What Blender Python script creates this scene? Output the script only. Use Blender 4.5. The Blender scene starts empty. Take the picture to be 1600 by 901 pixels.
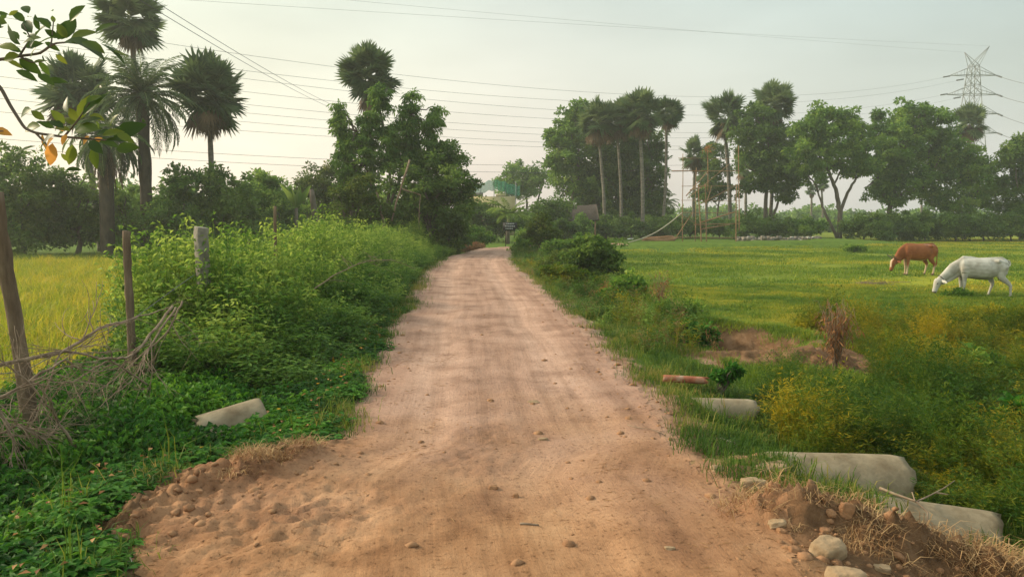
import bpy, math, random
import numpy as np
from mathutils import Vector, Matrix, noise as mnoise

rng = np.random.default_rng(11)
random.seed(5)
R = math.radians
scn = bpy.context.scene
COL = scn.collection

# ------------------------------------------------------------------ camera
F = 1164.0                      # focal length in pixels of the 1600 px wide photograph
HOR = 342.0                     # row of the horizon
CAMH = 1.6
PITCH = math.atan((450.5 - HOR) / F)
cam_d = bpy.data.cameras.new('camera'); cam = bpy.data.objects.new('camera', cam_d); COL.objects.link(cam)
cam_d.sensor_width = 36.0; cam_d.lens = 36.0 * F / 1600.0
cam_d.clip_start = 0.05; cam_d.clip_end = 5000
cam.location = (0, 0, CAMH); cam.rotation_euler = (math.pi / 2 - PITCH, 0, 0)
scn.camera = cam

# ------------------------------------------------------------------ sky, sun, exposure
SUN_EL, SUN_AZ = 27.0, -72.0    # azimuth from straight ahead, negative to the left
w = bpy.data.worlds.new('World'); scn.world = w; w.use_nodes = True
nt = w.node_tree; nt.nodes.clear()
def wn(t, **k):
    n = nt.nodes.new(t)
    for a, b in k.items(): setattr(n, a, b)
    return n
L = nt.links.new
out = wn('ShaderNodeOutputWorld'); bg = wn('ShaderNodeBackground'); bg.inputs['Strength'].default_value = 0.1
sky = wn('ShaderNodeTexSky', sky_type='NISHITA'); sky.sun_disc = False
sky.sun_elevation = R(SUN_EL); sky.sun_rotation = R(SUN_AZ)
sky.air_density = 1.2; sky.dust_density = 4.0; sky.ozone_density = 0.6
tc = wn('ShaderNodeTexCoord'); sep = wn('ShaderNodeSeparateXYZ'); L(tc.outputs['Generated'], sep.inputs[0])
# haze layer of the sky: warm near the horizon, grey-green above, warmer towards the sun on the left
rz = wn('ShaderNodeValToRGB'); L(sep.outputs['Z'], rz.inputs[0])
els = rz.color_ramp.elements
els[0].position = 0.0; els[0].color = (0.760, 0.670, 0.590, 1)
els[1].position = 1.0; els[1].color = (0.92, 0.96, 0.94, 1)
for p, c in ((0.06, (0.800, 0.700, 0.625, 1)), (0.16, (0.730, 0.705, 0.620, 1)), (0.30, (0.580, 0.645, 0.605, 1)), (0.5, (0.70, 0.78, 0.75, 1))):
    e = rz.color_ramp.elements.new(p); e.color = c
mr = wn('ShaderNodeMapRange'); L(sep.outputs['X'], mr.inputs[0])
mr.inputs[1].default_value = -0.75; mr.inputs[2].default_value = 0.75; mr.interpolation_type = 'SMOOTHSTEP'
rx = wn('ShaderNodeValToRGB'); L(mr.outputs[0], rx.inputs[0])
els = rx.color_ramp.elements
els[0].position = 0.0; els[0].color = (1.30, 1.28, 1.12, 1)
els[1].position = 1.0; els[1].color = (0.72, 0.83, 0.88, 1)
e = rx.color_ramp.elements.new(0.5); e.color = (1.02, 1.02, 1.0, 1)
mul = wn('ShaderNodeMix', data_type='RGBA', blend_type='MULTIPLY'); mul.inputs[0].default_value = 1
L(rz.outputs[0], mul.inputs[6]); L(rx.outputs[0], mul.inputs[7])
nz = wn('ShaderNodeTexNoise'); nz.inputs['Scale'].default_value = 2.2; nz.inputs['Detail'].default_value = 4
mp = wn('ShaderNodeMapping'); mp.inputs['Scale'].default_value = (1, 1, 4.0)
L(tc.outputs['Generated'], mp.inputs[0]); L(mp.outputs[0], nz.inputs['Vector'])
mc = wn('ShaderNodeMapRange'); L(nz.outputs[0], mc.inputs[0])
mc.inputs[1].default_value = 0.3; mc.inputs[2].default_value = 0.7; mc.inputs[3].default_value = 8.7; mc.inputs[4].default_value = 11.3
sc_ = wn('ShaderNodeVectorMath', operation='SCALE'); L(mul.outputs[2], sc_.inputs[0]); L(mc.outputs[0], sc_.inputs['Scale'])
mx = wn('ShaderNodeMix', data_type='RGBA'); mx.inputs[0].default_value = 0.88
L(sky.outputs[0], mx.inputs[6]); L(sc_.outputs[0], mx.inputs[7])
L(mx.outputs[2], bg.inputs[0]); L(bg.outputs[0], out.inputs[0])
sl = bpy.data.lights.new('sun', 'SUN'); so = bpy.data.objects.new('sun', sl); COL.objects.link(so)
sl.energy = 3.8; sl.angle = R(8.0); sl.color = (1.0, 0.83, 0.60)
_sd = Vector((math.sin(R(SUN_AZ)) * math.cos(R(SUN_EL)), math.cos(R(SUN_AZ)) * math.cos(R(SUN_EL)), math.sin(R(SUN_EL))))
so.rotation_euler = _sd.to_track_quat('Z', 'Y').to_euler(); so.location = (-20, 5, 30)
vs = scn.view_settings
scn.display_settings.display_device = 'sRGB'
vs.view_transform = 'Standard'; vs.look = 'None'; vs.exposure = 0.32; vs.gamma = 1.0; vs.use_curve_mapping = False
scn.cycles.max_bounces = 6; scn.cycles.diffuse_bounces = 3; scn.cycles.transmission_bounces = 3
scn.cycles.volume_bounces = 1; scn.cycles.transparent_max_bounces = 6

# ------------------------------------------------------------------ helpers
def ray(px, py):
    u = (px - 800.0) / F; v = (450.5 - py) / F
    return np.array([u, math.cos(PITCH) + v * math.sin(PITCH), -math.sin(PITCH) + v * math.cos(PITCH)])
def on_z(px, py, z=0.0):
    d = ray(px, py); t = (z - CAMH) / d[2]
    return (d[0] * t, d[1] * t, z)
def at(px, py, Y):
    d = ray(px, py); t = Y / d[1]
    return (d[0] * t, Y, CAMH + d[2] * t)
def sstep(a, b, x):
    t = np.clip((x - a) / (b - a), 0, 1); return t * t * (3 - 2 * t)

_perm = np.random.default_rng(3).permutation(256); _perm = np.concatenate([_perm, _perm])
_g = np.random.default_rng(4).uniform(0, 2 * np.pi, 256); _gx, _gy = np.cos(_g), np.sin(_g)
def pnoise(x, y):
    x = np.asarray(x, float); y = np.asarray(y, float)
    xi = np.floor(x).astype(int); yi = np.floor(y).astype(int); xf = x - xi; yf = y - yi
    u = xf * xf * xf * (xf * (xf * 6 - 15) + 10); v = yf * yf * yf * (yf * (yf * 6 - 15) + 10)
    def g(ix, iy, dx, dy):
        h = _perm[(_perm[ix & 255] + iy) & 255]; return _gx[h] * dx + _gy[h] * dy
    a = g(xi, yi, xf, yf); b = g(xi + 1, yi, xf - 1, yf); c = g(xi, yi + 1, xf, yf - 1); d = g(xi + 1, yi + 1, xf - 1, yf - 1)
    return (a + u * (b - a)) * (1 - v) + (c + u * (d - c)) * v
def fbm(x, y, s=1.0, o=4, g=0.5):
    t = 0; a = 1.0
    for i in range(o):
        t = t + a * pnoise(x * s + 17.3 * i, y * s - 9.1 * i); a *= g; s *= 2.03
    return t

def mesh_np(name, V, Fs, mat, parent=None, v=None, smooth=False, vv=None):
    """V (n,3); Fs array or list of arrays (m,k); v = per-face value, vv = per-vertex value"""
    if not isinstance(Fs, (list, tuple)): Fs = [Fs]
    Fs = [f for f in Fs if len(f)]
    me = bpy.data.meshes.new(name)
    me.vertices.add(len(V)); me.vertices.foreach_set('co', np.asarray(V, np.float32).ravel())
    lp = np.concatenate([f.ravel() for f in Fs]).astype(np.int32)
    tot = np.concatenate([np.full(len(f), f.shape[1]) for f in Fs]).astype(np.int32)
    st = np.concatenate([[0], np.cumsum(tot)[:-1]]).astype(np.int32)
    me.loops.add(len(lp)); me.loops.foreach_set('vertex_index', lp)
    me.polygons.add(len(tot)); me.polygons.foreach_set('loop_start', st); me.polygons.foreach_set('loop_total', tot)
    if smooth: me.polygons.foreach_set('use_smooth', np.ones(len(tot), bool))
    if v is not None:
        a = me.attributes.new('v', 'FLOAT', 'FACE'); a.data.foreach_set('value', np.asarray(v, np.float32))
    if vv is not None:
        for k, arr in vv.items():
            a = me.attributes.new(k, 'FLOAT', 'POINT'); a.data.foreach_set('value', np.asarray(arr, np.float32))
    me.update(); me.validate()
    o = bpy.data.objects.new(name, me); COL.objects.link(o)
    for m in (mat if isinstance(mat, (list, tuple)) else [mat]): me.materials.append(m)
    if parent is not None: o.parent = parent
    return o
def thing(name, label, cat, loc=(0, 0, 0), rz=0, group=None):
    o = bpy.data.objects.new(name, None); COL.objects.link(o); o.empty_display_size = 0.2
    o.location = loc; o.rotation_euler = (0, 0, rz)
    return tag(o, label, cat, group)
def tag(o, label, cat, group=None, kind=None):
    o['label'] = label
    if cat: o['category'] = cat
    if group: o['group'] = group
    if kind: o['kind'] = kind
    return o
def struct(o): o['kind'] = 'structure'; return o

class MB:
    """collects shapes for one mesh"""
    def __init__(s): s.V = []; s.Q = []; s.T = []; s.n = 0
    def add(s, V, Q=None, T=None):
        V = np.asarray(V, float); s.V.append(V)
        if Q is not None and len(Q): s.Q.append(np.asarray(Q, int) + s.n)
        if T is not None and len(T): s.T.append(np.asarray(T, int) + s.n)
        s.n += len(V)
    def tube(s, pts, rad, sides=8, cap=True, el=1.0):
        pts = np.asarray(pts, float); n = len(pts)
        rad = np.broadcast_to(np.asarray(rad, float), (n,))
        t = np.gradient(pts, axis=0); t /= (np.linalg.norm(t, axis=1, keepdims=True) + 1e-9)
        up = np.array([0, 0, 1.0]) if abs(t[0][2]) < 0.9 else np.array([1.0, 0, 0])
        a = np.linspace(0, 2 * np.pi, sides, endpoint=False); V = []
        for i in range(n):
            x = np.cross(up, t[i]); x /= np.linalg.norm(x) + 1e-9; y = np.cross(t[i], x); up = y
            V.append(pts[i] + rad[i] * (np.cos(a)[:, None] * x + el * np.sin(a)[:, None] * y))
        V = np.concatenate(V); i = np.arange(n - 1)[:, None] * sides; j = np.arange(sides)[None]; k = (j + 1) % sides
        Q = np.stack([i + j, i + k, i + sides + k, i + sides + j], -1).reshape(-1, 4)
        if cap:
            V = np.concatenate([V, pts[:1], pts[-1:]]); jj = np.arange(sides); kk = (jj + 1) % sides; b = (n - 1) * sides
            T = np.concatenate([np.stack([kk, jj, np.full(sides, n * sides)], -1), np.stack([b + jj, b + kk, np.full(sides, n * sides + 1)], -1)])
            s.add(V, Q, T)
        else: s.add(V, Q)
    def box(s, c, d, rz=0):
        c = np.asarray(c, float); x, y, z = np.asarray(d, float) / 2
        V = np.array([[-x, -y, -z], [x, -y, -z], [x, y, -z], [-x, y, -z], [-x, -y, z], [x, -y, z], [x, y, z], [-x, y, z]])
        cr, sr = math.cos(rz), math.sin(rz); V = V @ np.array([[cr, sr, 0], [-sr, cr, 0], [0, 0, 1]]) + c
        s.add(V, [[0, 3, 2, 1], [4, 5, 6, 7], [0, 1, 5, 4], [1, 2, 6, 5], [2, 3, 7, 6], [3, 0, 4, 7]])
    def build(s, name, mat, parent=None, smooth=False, v=None):
        Fs = []
        if s.Q: Fs.append(np.concatenate(s.Q))
        if s.T: Fs.append(np.concatenate(s.T))
        return mesh_np(name, np.concatenate(s.V), Fs, mat, parent, v, smooth)

def wobble(p0, p1, n, amp, seed=None):
    r = np.random.default_rng(seed) if seed is not None else rng
    p0 = np.asarray(p0, float); p1 = np.asarray(p1, float); t = np.linspace(0, 1, n)[:, None]
    P = p0 + (p1 - p0) * t
    a, b = r.normal(size=(2, 3)); Lg = np.linalg.norm(p1 - p0)
    P += amp * Lg * (np.sin(np.pi * t) * a * 0.6 + np.sin(2 * np.pi * t) * b * 0.35)
    return P

def norm(a): return a / (np.linalg.norm(a, axis=-1, keepdims=True) + 1e-9)
def leaves(P, D, N, ln, wd, fold=0.25):
    """kite leaves: base P, axis D, rough normal N -> V, T"""
    n = len(P); D = norm(D); S = norm(np.cross(D, N)); U = np.cross(S, D)
    ln = np.broadcast_to(ln, (n,))[:, None]; wd = np.broadcast_to(wd, (n,))[:, None]
    m = P + D * ln * 0.45
    V = np.stack([P, m - S * wd * 0.5 + U * wd * fold, P + D * ln - U * ln * 0.12, m + S * wd * 0.5 + U * wd * fold], 1).reshape(-1, 3)
    b = np.arange(n)[:, None] * 4
    T = np.concatenate([b + [0, 1, 2], b + [0, 2, 3]], 1).reshape(-1, 3)
    return V, T
def blades(P, H, lean, yaw, wd):
    """grass blades bending over; 5 verts, 3 tris"""
    n = len(P); d = np.stack([np.cos(yaw), np.sin(yaw), np.zeros(n)], 1); s = np.stack([-np.sin(yaw), np.cos(yaw), np.zeros(n)], 1)
    H = np.broadcast_to(H, (n,))[:, None]; lean = np.broadcast_to(lean, (n,))[:, None]; wd = np.broadcast_to(wd, (n,))[:, None]
    z = np.array([0, 0, 1.0]); m = P + z * H * 0.6 + d * lean * H * 0.3; t = P + z * H * (1 - 0.35 * lean) + d * lean * H
    V = np.stack([P - s * wd * .5, P + s * wd * .5, m - s * wd * .4, m + s * wd * .4, t], 1).reshape(-1, 3)
    b = np.arange(n)[:, None] * 5
    T = np.concatenate([b + [0, 1, 3], b + [0, 3, 2], b + [2, 3, 4]], 1).reshape(-1, 3)
    return V, T
def inst(TV, TT, pos, yaw, sc, tilt=0.12, szz=None, tv=None, iv=None, var=0.25):
    """merge N copies of a template; returns V, T, v"""
    n = len(pos); m = len(TV); c, s = np.cos(yaw), np.sin(yaw)
    sc = np.broadcast_to(sc, (n,)); szz = sc if szz is None else szz
    x = TV[None, :, 0] * sc[:, None]; y = TV[None, :, 1] * sc[:, None]; z = TV[None, :, 2] * szz[:, None]
    X = x * c[:, None] - y * s[:, None]; Y = x * s[:, None] + y * c[:, None]
    tx, ty = rng.normal(0, tilt, (2, n))
    V = np.stack([X + z * tx[:, None] + pos[:, 0:1], Y + z * ty[:, None] + pos[:, 1:2], z + pos[:, 2:3]], -1).reshape(-1, 3)
    T = (TT[None] + (np.arange(n) * m)[:, None, None]).reshape(-1, 3)
    iv = rng.uniform(0, 1, n) if iv is None else iv
    tv = rng.uniform(-var, var, len(TT)) if tv is None else tv
    v = np.clip(iv[:, None] + tv[None], 0, 1).ravel()
    return V, T, v
def merge(L_):
    V = []; T = []; v = []; n = 0
    for a in L_:
        V.append(a[0]); T.append(a[1] + n); v.append(a[2]); n += len(a[0])
    return np.concatenate(V), np.concatenate(T), np.concatenate(v)

# ------------------------------------------------------------------ materials
def new_mat(name):
    m = bpy.data.materials.new(name); m.use_nodes = True; t = m.node_tree; t.nodes.clear()
    o = t.nodes.new('ShaderNodeOutputMaterial'); return m, t, o
def ramp(t, src, stops):
    r = t.nodes.new('ShaderNodeValToRGB'); t.links.new(src, r.inputs[0]); cr = r.color_ramp
    cr.elements[0].position = stops[0][0]; cr.elements[0].color = (*stops[0][1], 1)
    cr.elements[1].position = stops[-1][0]; cr.elements[1].color = (*stops[-1][1], 1)
    for p, c in stops[1:-1]:
        e = cr.elements.new(p); e.color = (*c, 1)
    return r.outputs[0]
def leaf_mat(name, stops, trans=0.35, rough=0.62, big=0.0):
    m, t, o = new_mat(name); N = t.nodes; K = t.links.new
    a = N.new('ShaderNodeAttribute'); a.attribute_name = 'v'; src = a.outputs['Fac']
    if big:
        g = N.new('ShaderNodeNewGeometry'); n = N.new('ShaderNodeTexNoise'); n.inputs['Scale'].default_value = big; n.inputs['Detail'].default_value = 2
        K(g.outputs['Position'], n.inputs['Vector'])
        mm = N.new('ShaderNodeMath'); mm.operation = 'MULTIPLY_ADD'; K(n.outputs[0], mm.inputs[0]); mm.inputs[1].default_value = 1.1; mm.inputs[2].default_value = -0.55
        ad = N.new('ShaderNodeMath'); ad.operation = 'ADD'; ad.use_clamp = True; K(src, ad.inputs[0]); K(mm.outputs[0], ad.inputs[1]); src = ad.outputs[0]
    oi = N.new('ShaderNodeObjectInfo'); om = N.new('ShaderNodeMath'); om.operation = 'MULTIPLY_ADD'; K(oi.outputs['Random'], om.inputs[0]); om.inputs[1].default_value = .24; om.inputs[2].default_value = -.12
    oa = N.new('ShaderNodeMath'); oa.operation = 'ADD'; oa.use_clamp = True; K(src, oa.inputs[0]); K(om.outputs[0], oa.inputs[1]); src = oa.outputs[0]
    c = ramp(t, src, stops)
    p = N.new('ShaderNodeBsdfPrincipled'); K(c, p.inputs['Base Color']); p.inputs['Roughness'].default_value = rough
    p.inputs['Specular IOR Level'].default_value = 0.18
    tr = N.new('ShaderNodeBsdfTranslucent'); hs = N.new('ShaderNodeHueSaturation'); hs.inputs['Value'].default_value = 1.5; hs.inputs['Hue'].default_value = 0.485
    K(c, hs.inputs['Color']); K(hs.outputs[0], tr.inputs[0])
    mx = N.new('ShaderNodeMixShader'); mx.inputs[0].default_value = trans; K(p.outputs[0], mx.inputs[1]); K(tr.outputs[0], mx.inputs[2]); K(mx.outputs[0], o.inputs[0])
    return m
def rough_mat(name, stops, scale=6.0, bump=0.3, rough=0.9, stretch=(1, 1, 1), detail=6, spec=0.2, bscale=None, bdist=0.02, obj=True):
    m, t, o = new_mat(name); N = t.nodes; K = t.links.new
    tcn = N.new('ShaderNodeTexCoord'); mp_ = N.new('ShaderNodeMapping'); mp_.inputs['Scale'].default_value = stretch
    K(tcn.outputs['Object'], mp_.inputs[0])
    n = N.new('ShaderNodeTexNoise'); n.inputs['Scale'].default_value = scale; n.inputs['Detail'].default_value = detail; n.inputs['Roughness'].default_value = 0.62
    K(mp_.outputs[0], n.inputs['Vector']); c = ramp(t, n.outputs[0], stops)
    n2 = N.new('ShaderNodeTexNoise'); n2.inputs['Scale'].default_value = bscale or scale * 3; n2.inputs['Detail'].default_value = 6; K(mp_.outputs[0], n2.inputs['Vector'])
    b = N.new('ShaderNodeBump'); b.inputs['Strength'].default_value = bump; b.inputs['Distance'].default_value = bdist; K(n2.outputs[0], b.inputs['Height'])
    p = N.new('ShaderNodeBsdfPrincipled'); K(c, p.inputs['Base Color']); p.inputs['Roughness'].default_value = rough; p.inputs['Specular IOR Level'].default_value = spec
    K(b.outputs[0], p.inputs['Normal']); K(p.outputs[0], o.inputs[0])
    return m
G = {}
G['dark'] = leaf_mat('leaf_dark', [(0, (.036, .080, .018)), (.5, (.100, .185, .034)), (1, (.210, .300, .058))], trans=.42, big=0.5)
G['mid'] = leaf_mat('leaf_mid', [(0, (.045, .110, .022)), (.5, (.130, .245, .042)), (1, (.260, .370, .065))], trans=.42, big=0.5)
G['lime'] = leaf_mat('leaf_lime', [(0, (.050, .090, .015)), (.5, (.100, .155, .025)), (1, (.190, .200, .040))], big=0.8)
G['palm'] = leaf_mat('leaf_palm', [(0, (.045, .085, .035)), (.5, (.095, .155, .055)), (1, (.18, .24, .09))], trans=0.3)
G['drypalm'] = leaf_mat('leaf_palm_dry', [(0, (.09, .06, .035)), (1, (.22, .15, .085))], trans=0.15)
G['weed'] = leaf_mat('leaf_weed', [(0, (.035, .100, .014)), (.5, (.100, .215, .026)), (1, (.30, .40, .07))], trans=.45, big=0.9)
G['cover'] = leaf_mat('leaf_cover', [(0, (.012, .060, .008)), (.5, (.034, .140, .012)), (1, (.11, .27, .022))], big=1.2)
G['grass'] = leaf_mat('grass_blade', [(0, (.030, .080, .010)), (.5, (.075, .150, .016)), (.85, (.170, .210, .025)), (1, (.28, .23, .06))], big=0.7)
G['meadow'] = leaf_mat('meadow_blade', [(0, (.080, .160, .016)), (.40, (.150, .235, .022)), (.7, (.260, .300, .025)), (1, (.46, .38, .035))], big=0.22)
G['rice'] = leaf_mat('rice_blade', [(0, (.13, .22, .015)), (.5, (.29, .34, .018)), (1, (.50, .42, .04))], trans=0.4, big=0.3)
G['ricegreen'] = leaf_mat('rice_green_blade', [(0, (.07, .13, .015)), (1, (.16, .22, .03))], trans=0.4)
G['fine'] = leaf_mat('leaf_fine', [(0, (.030, .085, .008)), (.4, (.080, .145, .010)), (.75, (.21, .21, .012)), (1, (.42, .31, .012))], big=0.9)
G['yellow'] = leaf_mat('leaf_yellow', [(0, (.13, .18, .010)), (.5, (.26, .26, .012)), (1, (.45, .35, .02))])
G['straw'] = leaf_mat('straw', [(0, (.20, .10, .045)), (.5, (.36, .21, .09)), (1, (.52, .35, .17))], trans=0.15)
G['rust'] = leaf_mat('dry_leaf', [(0, (.16, .070, .025)), (.5, (.33, .15, .055)), (1, (.48, .27, .11))], trans=0.2)
G['flower'] = leaf_mat('flower', [(0, (.7, .38, .02)), (1, (.8, .55, .05))], trans=0.2)
G['near'] = leaf_mat('leaf_near', [(0, (.030, .065, .012)), (.6, (.060, .115, .018)), (1, (.16, .20, .025))], trans=0.45, rough=0.4)
G['wither'] = leaf_mat('leaf_withered', [(0, (.35, .20, .04)), (1, (.55, .30, .06))], trans=0.5)
G['banana'] = leaf_mat('leaf_banana', [(0, (.10, .19, .03)), (1, (.20, .28, .06))], trans=0.4)
M_bark = rough_mat('bark', [(.3, (.07, .055, .042)), (.7, (.20, .165, .13))], 5, .8, stretch=(1, 1, .25), bdist=.05)
M_palmbark = rough_mat('palm_bark', [(.3, (.10, .088, .07)), (.7, (.25, .22, .185))], 3, .8, stretch=(.6, .6, 3), bdist=.06)
M_darkbark = rough_mat('dark_bark', [(.3, (.035, .028, .02)), (.7, (.10, .08, .055))], 4, .9, stretch=(1, 1, .4), bdist=.06)
M_post = rough_mat('weathered_wood', [(.25, (.075, .05, .032)), (.55, (.17, .12, .08)), (.75, (.28, .21, .14))], 14, .9, stretch=(1, 1, .18), bdist=.012)
M_twig = rough_mat('dead_twig', [(.3, (.14, .095, .065)), (.7, (.36, .27, .19))], 12, .5, bdist=.004)
M_conc = rough_mat('concrete', [(.25, (.12, .085, .05)), (.42, (.21, .165, .105)), (.58, (.29, .235, .155)), (.75, (.37, .31, .21))], 5, .6, bdist=.012, detail=9)
M_concpost = rough_mat('concrete_post', [(.3, (.17, .155, .125)), (.7, (.33, .30, .25))], 12, .5, bdist=.008)
M_terra = rough_mat('terracotta', [(.35, (.26, .075, .04)), (.55, (.36, .14, .08)), (.70, (.40, .28, .20))], 9, .4, bdist=.005)
M_rock = rough_mat('rock', [(.3, (.22, .15, .085)), (.7, (.42, .30, .185))], 9, .8, bdist=.015)
M_clod = rough_mat('soil_clod', [(.3, (.20, .10, .05)), (.7, (.38, .21, .11))], 12, .9, bdist=.012)
M_bamboo = rough_mat('bamboo', [(.3, (.22, .12, .06)), (.7, (.38, .24, .14))], 3, .3, bdist=.01)
M_steel = rough_mat('galvanised_steel', [(.3, (.20, .21, .21)), (.7, (.30, .31, .31))], 1, .1, .6, spec=.4)
M_wire = rough_mat('conductor', [(.3, (.10, .10, .105)), (.7, (.17, .17, .175))], 1, 0, .6)
M_rope = rough_mat('rope', [(.3, (.38, .33, .25)), (.7, (.52, .46, .36))], 10, .3)
M_white = rough_mat('white_plastic', [(.3, (.55, .55, .52)), (.7, (.80, .80, .78))], 8, .4, .5, bdist=.01)
M_blackboard = rough_mat('black_board', [(.3, (.018, .02, .022)), (.7, (.04, .042, .045))], 3, .1, .6)
M_letter = rough_mat('pale_paint', [(.3, (.40, .41, .42)), (.7, (.55, .56, .57))], 3, .1, .7)
M_wallY = rough_mat('yellow_plaster', [(.3, (.40, .34, .17)), (.7, (.55, .47, .26))], 1.5, .2)
M_wallG = rough_mat('grey_wall', [(.3, (.13, .115, .095)), (.7, (.28, .25, .21))], 1.5, .4)
M_tile = rough_mat('old_tile', [(.3, (.035, .028, .024)), (.7, (.085, .068, .055))], 6, .9, bdist=.06)
M_net = leaf_mat('green_net', [(0, (.05, .24, .18)), (1, (.07, .30, .23))], trans=.5)
_t = M_net.node_tree; _o = [n for n in _t.nodes if n.type == 'OUTPUT_MATERIAL'][0]; _src = _o.inputs[0].links[0].from_socket
_tp = _t.nodes.new('ShaderNodeBsdfTransparent'); _mx = _t.nodes.new('ShaderNodeMixShader'); _mx.inputs[0].default_value = .55; _t.links.new(_src, _mx.inputs[1]); _t.links.new(_tp.outputs[0], _mx.inputs[2]); _t.links.new(_mx.outputs[0], _o.inputs[0])
M_horn = rough_mat('horn', [(.3, (.08, .06, .05)), (.7, (.22, .18, .14))], 12, .1, .5)
M_black = rough_mat('black', [(.3, (.01, .01, .01)), (.7, (.02, .02, .02))], 5, 0, .3, spec=.5)

# ------------------------------------------------------------------ terrain
_Lpx = [(205, 1500, 0), (205, 901, 0), (200, 860, 0), (212, 800, 0), (290, 742, 0), (400, 712, 0), (500, 700, 0), (548, 690, 0), (545, 655, 0), (556, 620, 0), (580, 575, 0), (604, 540, 0), (612, 505, 0), (645, 480, 0),
        (657, 452, 0), (670, 425, 0), (690, 408, 0), (708, 400, 0), (735, 393.5, 0)]
_Rpx = [(1262, 901, 0), (1250, 850, 0), (1232, 805, 0), (1170, 780, 0), (1100, 740, 0), (1052, 700, 0), (1030, 655, 0), (1012, 625, 0), (976, 590, 0), (950, 560, 0), (922, 530, 0), (886, 500, 0), (856, 468, 0), (830, 445, 0),
        (808, 425, 0), (790, 409, 0), (786, 400, 0), (790, 392, 0), (808, 387.5, 0)]
_l = np.array([on_z(a, b) for a, b, _ in _Lpx if b < 1400]); _r = np.array([on_z(a, b) for a, b, _ in _Rpx])
# continue behind the camera and beyond the bend
LY = np.concatenate([[-30, 2.0], _l[:, 1], [41, 46, 52, 60]]); LX = np.concatenate([[-1.9, -1.9], _l[:, 0], [-1.6, 1.0, 9, 25]])
RY = np.concatenate([[-30, 2.0], _r[:, 1], [41.2, 44, 48, 56]]); RX = np.concatenate([[1.6, 1.55], _r[:, 0], [.6, 4, 12, 28]])
o1 = np.argsort(LY, kind='stable'); o2 = np.argsort(RY, kind='stable'); LY, LX, RY, RX = LY[o1], LX[o1], RY[o2], RX[o2]
def edges(y): return np.interp(y, LY, LX), np.interp(y, RY, RX)
def seg_d(x, y, pts):
    best = np.full(np.shape(x), 1e9)
    for (ax, ay), (bx, by) in zip(pts[:-1], pts[1:]):
        dx, dy = bx - ax, by - ay; t = np.clip(((x - ax) * dx + (y - ay) * dy) / (dx * dx + dy * dy), 0, 1)
        best = np.minimum(best, np.hypot(x - ax - t * dx, y - ay - t * dy))
    return best
RIDGE = [(1.45, 3.92), (2.05, 3.80), (2.6, 3.60), (3.6, 3.35)]
LIP = [(-2.05, 3.7), (-1.95, 4.35), (-1.45, 4.95)]
PIT = (3.35, 11.2)
def H(x, y):
    x = np.asarray(x, float); y = np.asarray(y, float)
    xl, xr = edges(y); e = 0.10 * fbm(x, y, 1.7, 3) + 0.04 * fbm(x, y, 9, 2)
    dl = xl - x + e; dr = x - xr + e
    z = 0.020 * fbm(x * 1.3, y * 0.35, 1.0, 3) + 0.007 * fbm(x, y * .45, 4.5, 4)
    xc = 0.5 * (xl + xr)
    z = z - 0.022 * np.exp(-((x - xc + .62) / .2) ** 2) - 0.022 * np.exp(-((x - xc - .62) / .2) ** 2)
    z = z + 0.035 * np.exp(-((np.minimum(dl, dr * 1e3 + 9) + .1) / .16) ** 2) * (y > 5)
    nearf = 1 - sstep(20, 45, y)
    rough = sstep(-.25, .15, np.maximum(dl, dr))
    z = z + rough * nearf * (0.035 * fbm(x, y, 3.2, 5, .6))
    zl = -0.26 * sstep(-.02, 1.0, dl) - 0.24 * sstep(2.6, 4.2, dl) * (y < 37)
    zr = -0.26 * sstep(-.02, 1.3, dr) - 0.14 * sstep(2.2, 5, dr)
    z = z + zl * (dl > -.02) + zr * (dr > -.02)
    # soil ridge at the lower right and the hollow before it
    d = seg_d(x, y, RIDGE); cr = .8 * fbm(x, y, 5.5, 5, .66)
    z = z + (0.12 + .17 * cr + .06 * fbm(x, y, 16, 3, .6)) * np.exp(-(d / .17) ** 2) - 0.10 * np.exp(-(np.hypot(x - 2.25, (y - 3.25)) / .42) ** 2)
    d2 = seg_d(x, y, LIP); z = z + (0.05 + .10 * cr + .05 * fbm(x, y, 16, 3, .6)) * np.exp(-(d2 / .22) ** 2)
    z = z + (.055 * cr + .02 * fbm(x, y, 18, 3, .6)) * np.exp(-(np.hypot(x + 1.35, y - 3.9) / .75) ** 2)
    # road surface churned in the middle
    z = z + .02 * fbm(x, y, 9, 4, .6) * np.exp(-(((x + .25) / .35) ** 2 + ((y - 5.0) / 1.0) ** 2))
    z = z + .13 * np.exp(-(np.hypot((x - 1.72) / .28, (y - 4.75) / .22)) ** 2) + .12 * np.exp(-(np.hypot((x - 1.98) / .3, (y - 4.2) / .2)) ** 2) + .08 * np.exp(-(np.hypot((x - 1.5) / .2, (y - 6.4) / .3)) ** 2)
    # pit
    q = np.hypot((x - PIT[0]) / 1.25, (y - PIT[1]) / 1.5); z = z - 0.55 * (1 - sstep(.35, 1.0, q + .15 * fbm(x, y, 2.5, 3))) + .10 * np.exp(-((q - 1.15) / .2) ** 2)
    q2 = np.hypot((x - 4.1) / 1.2, (y - 9.3) / .9); z = z + (.09 + .16 * cr + .04 * fbm(x, y, 11, 3, .6)) * np.exp(-q2 ** 2 * 1.0)
    # broad undulation of the meadow
    z = z + .06 * fbm(x, y, .22, 2) * sstep(3, 8, dr) + .05 * fbm(x, y, .9, 2) * sstep(2, 5, dr) * nearf
    return z
def axis(lo, hi, c0, c1, d0, grow, cap=30):
    a = list(np.arange(c0, c1, d0)); v = c1; s = d0
    while v < hi: a.append(v); s = min(s * grow, cap); v += s
    b = []; v = c0 - d0; s = d0
    while v > lo: b.append(v); s = min(s * grow, cap); v -= s
    return np.array(b[::-1] + a + [hi])
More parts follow.
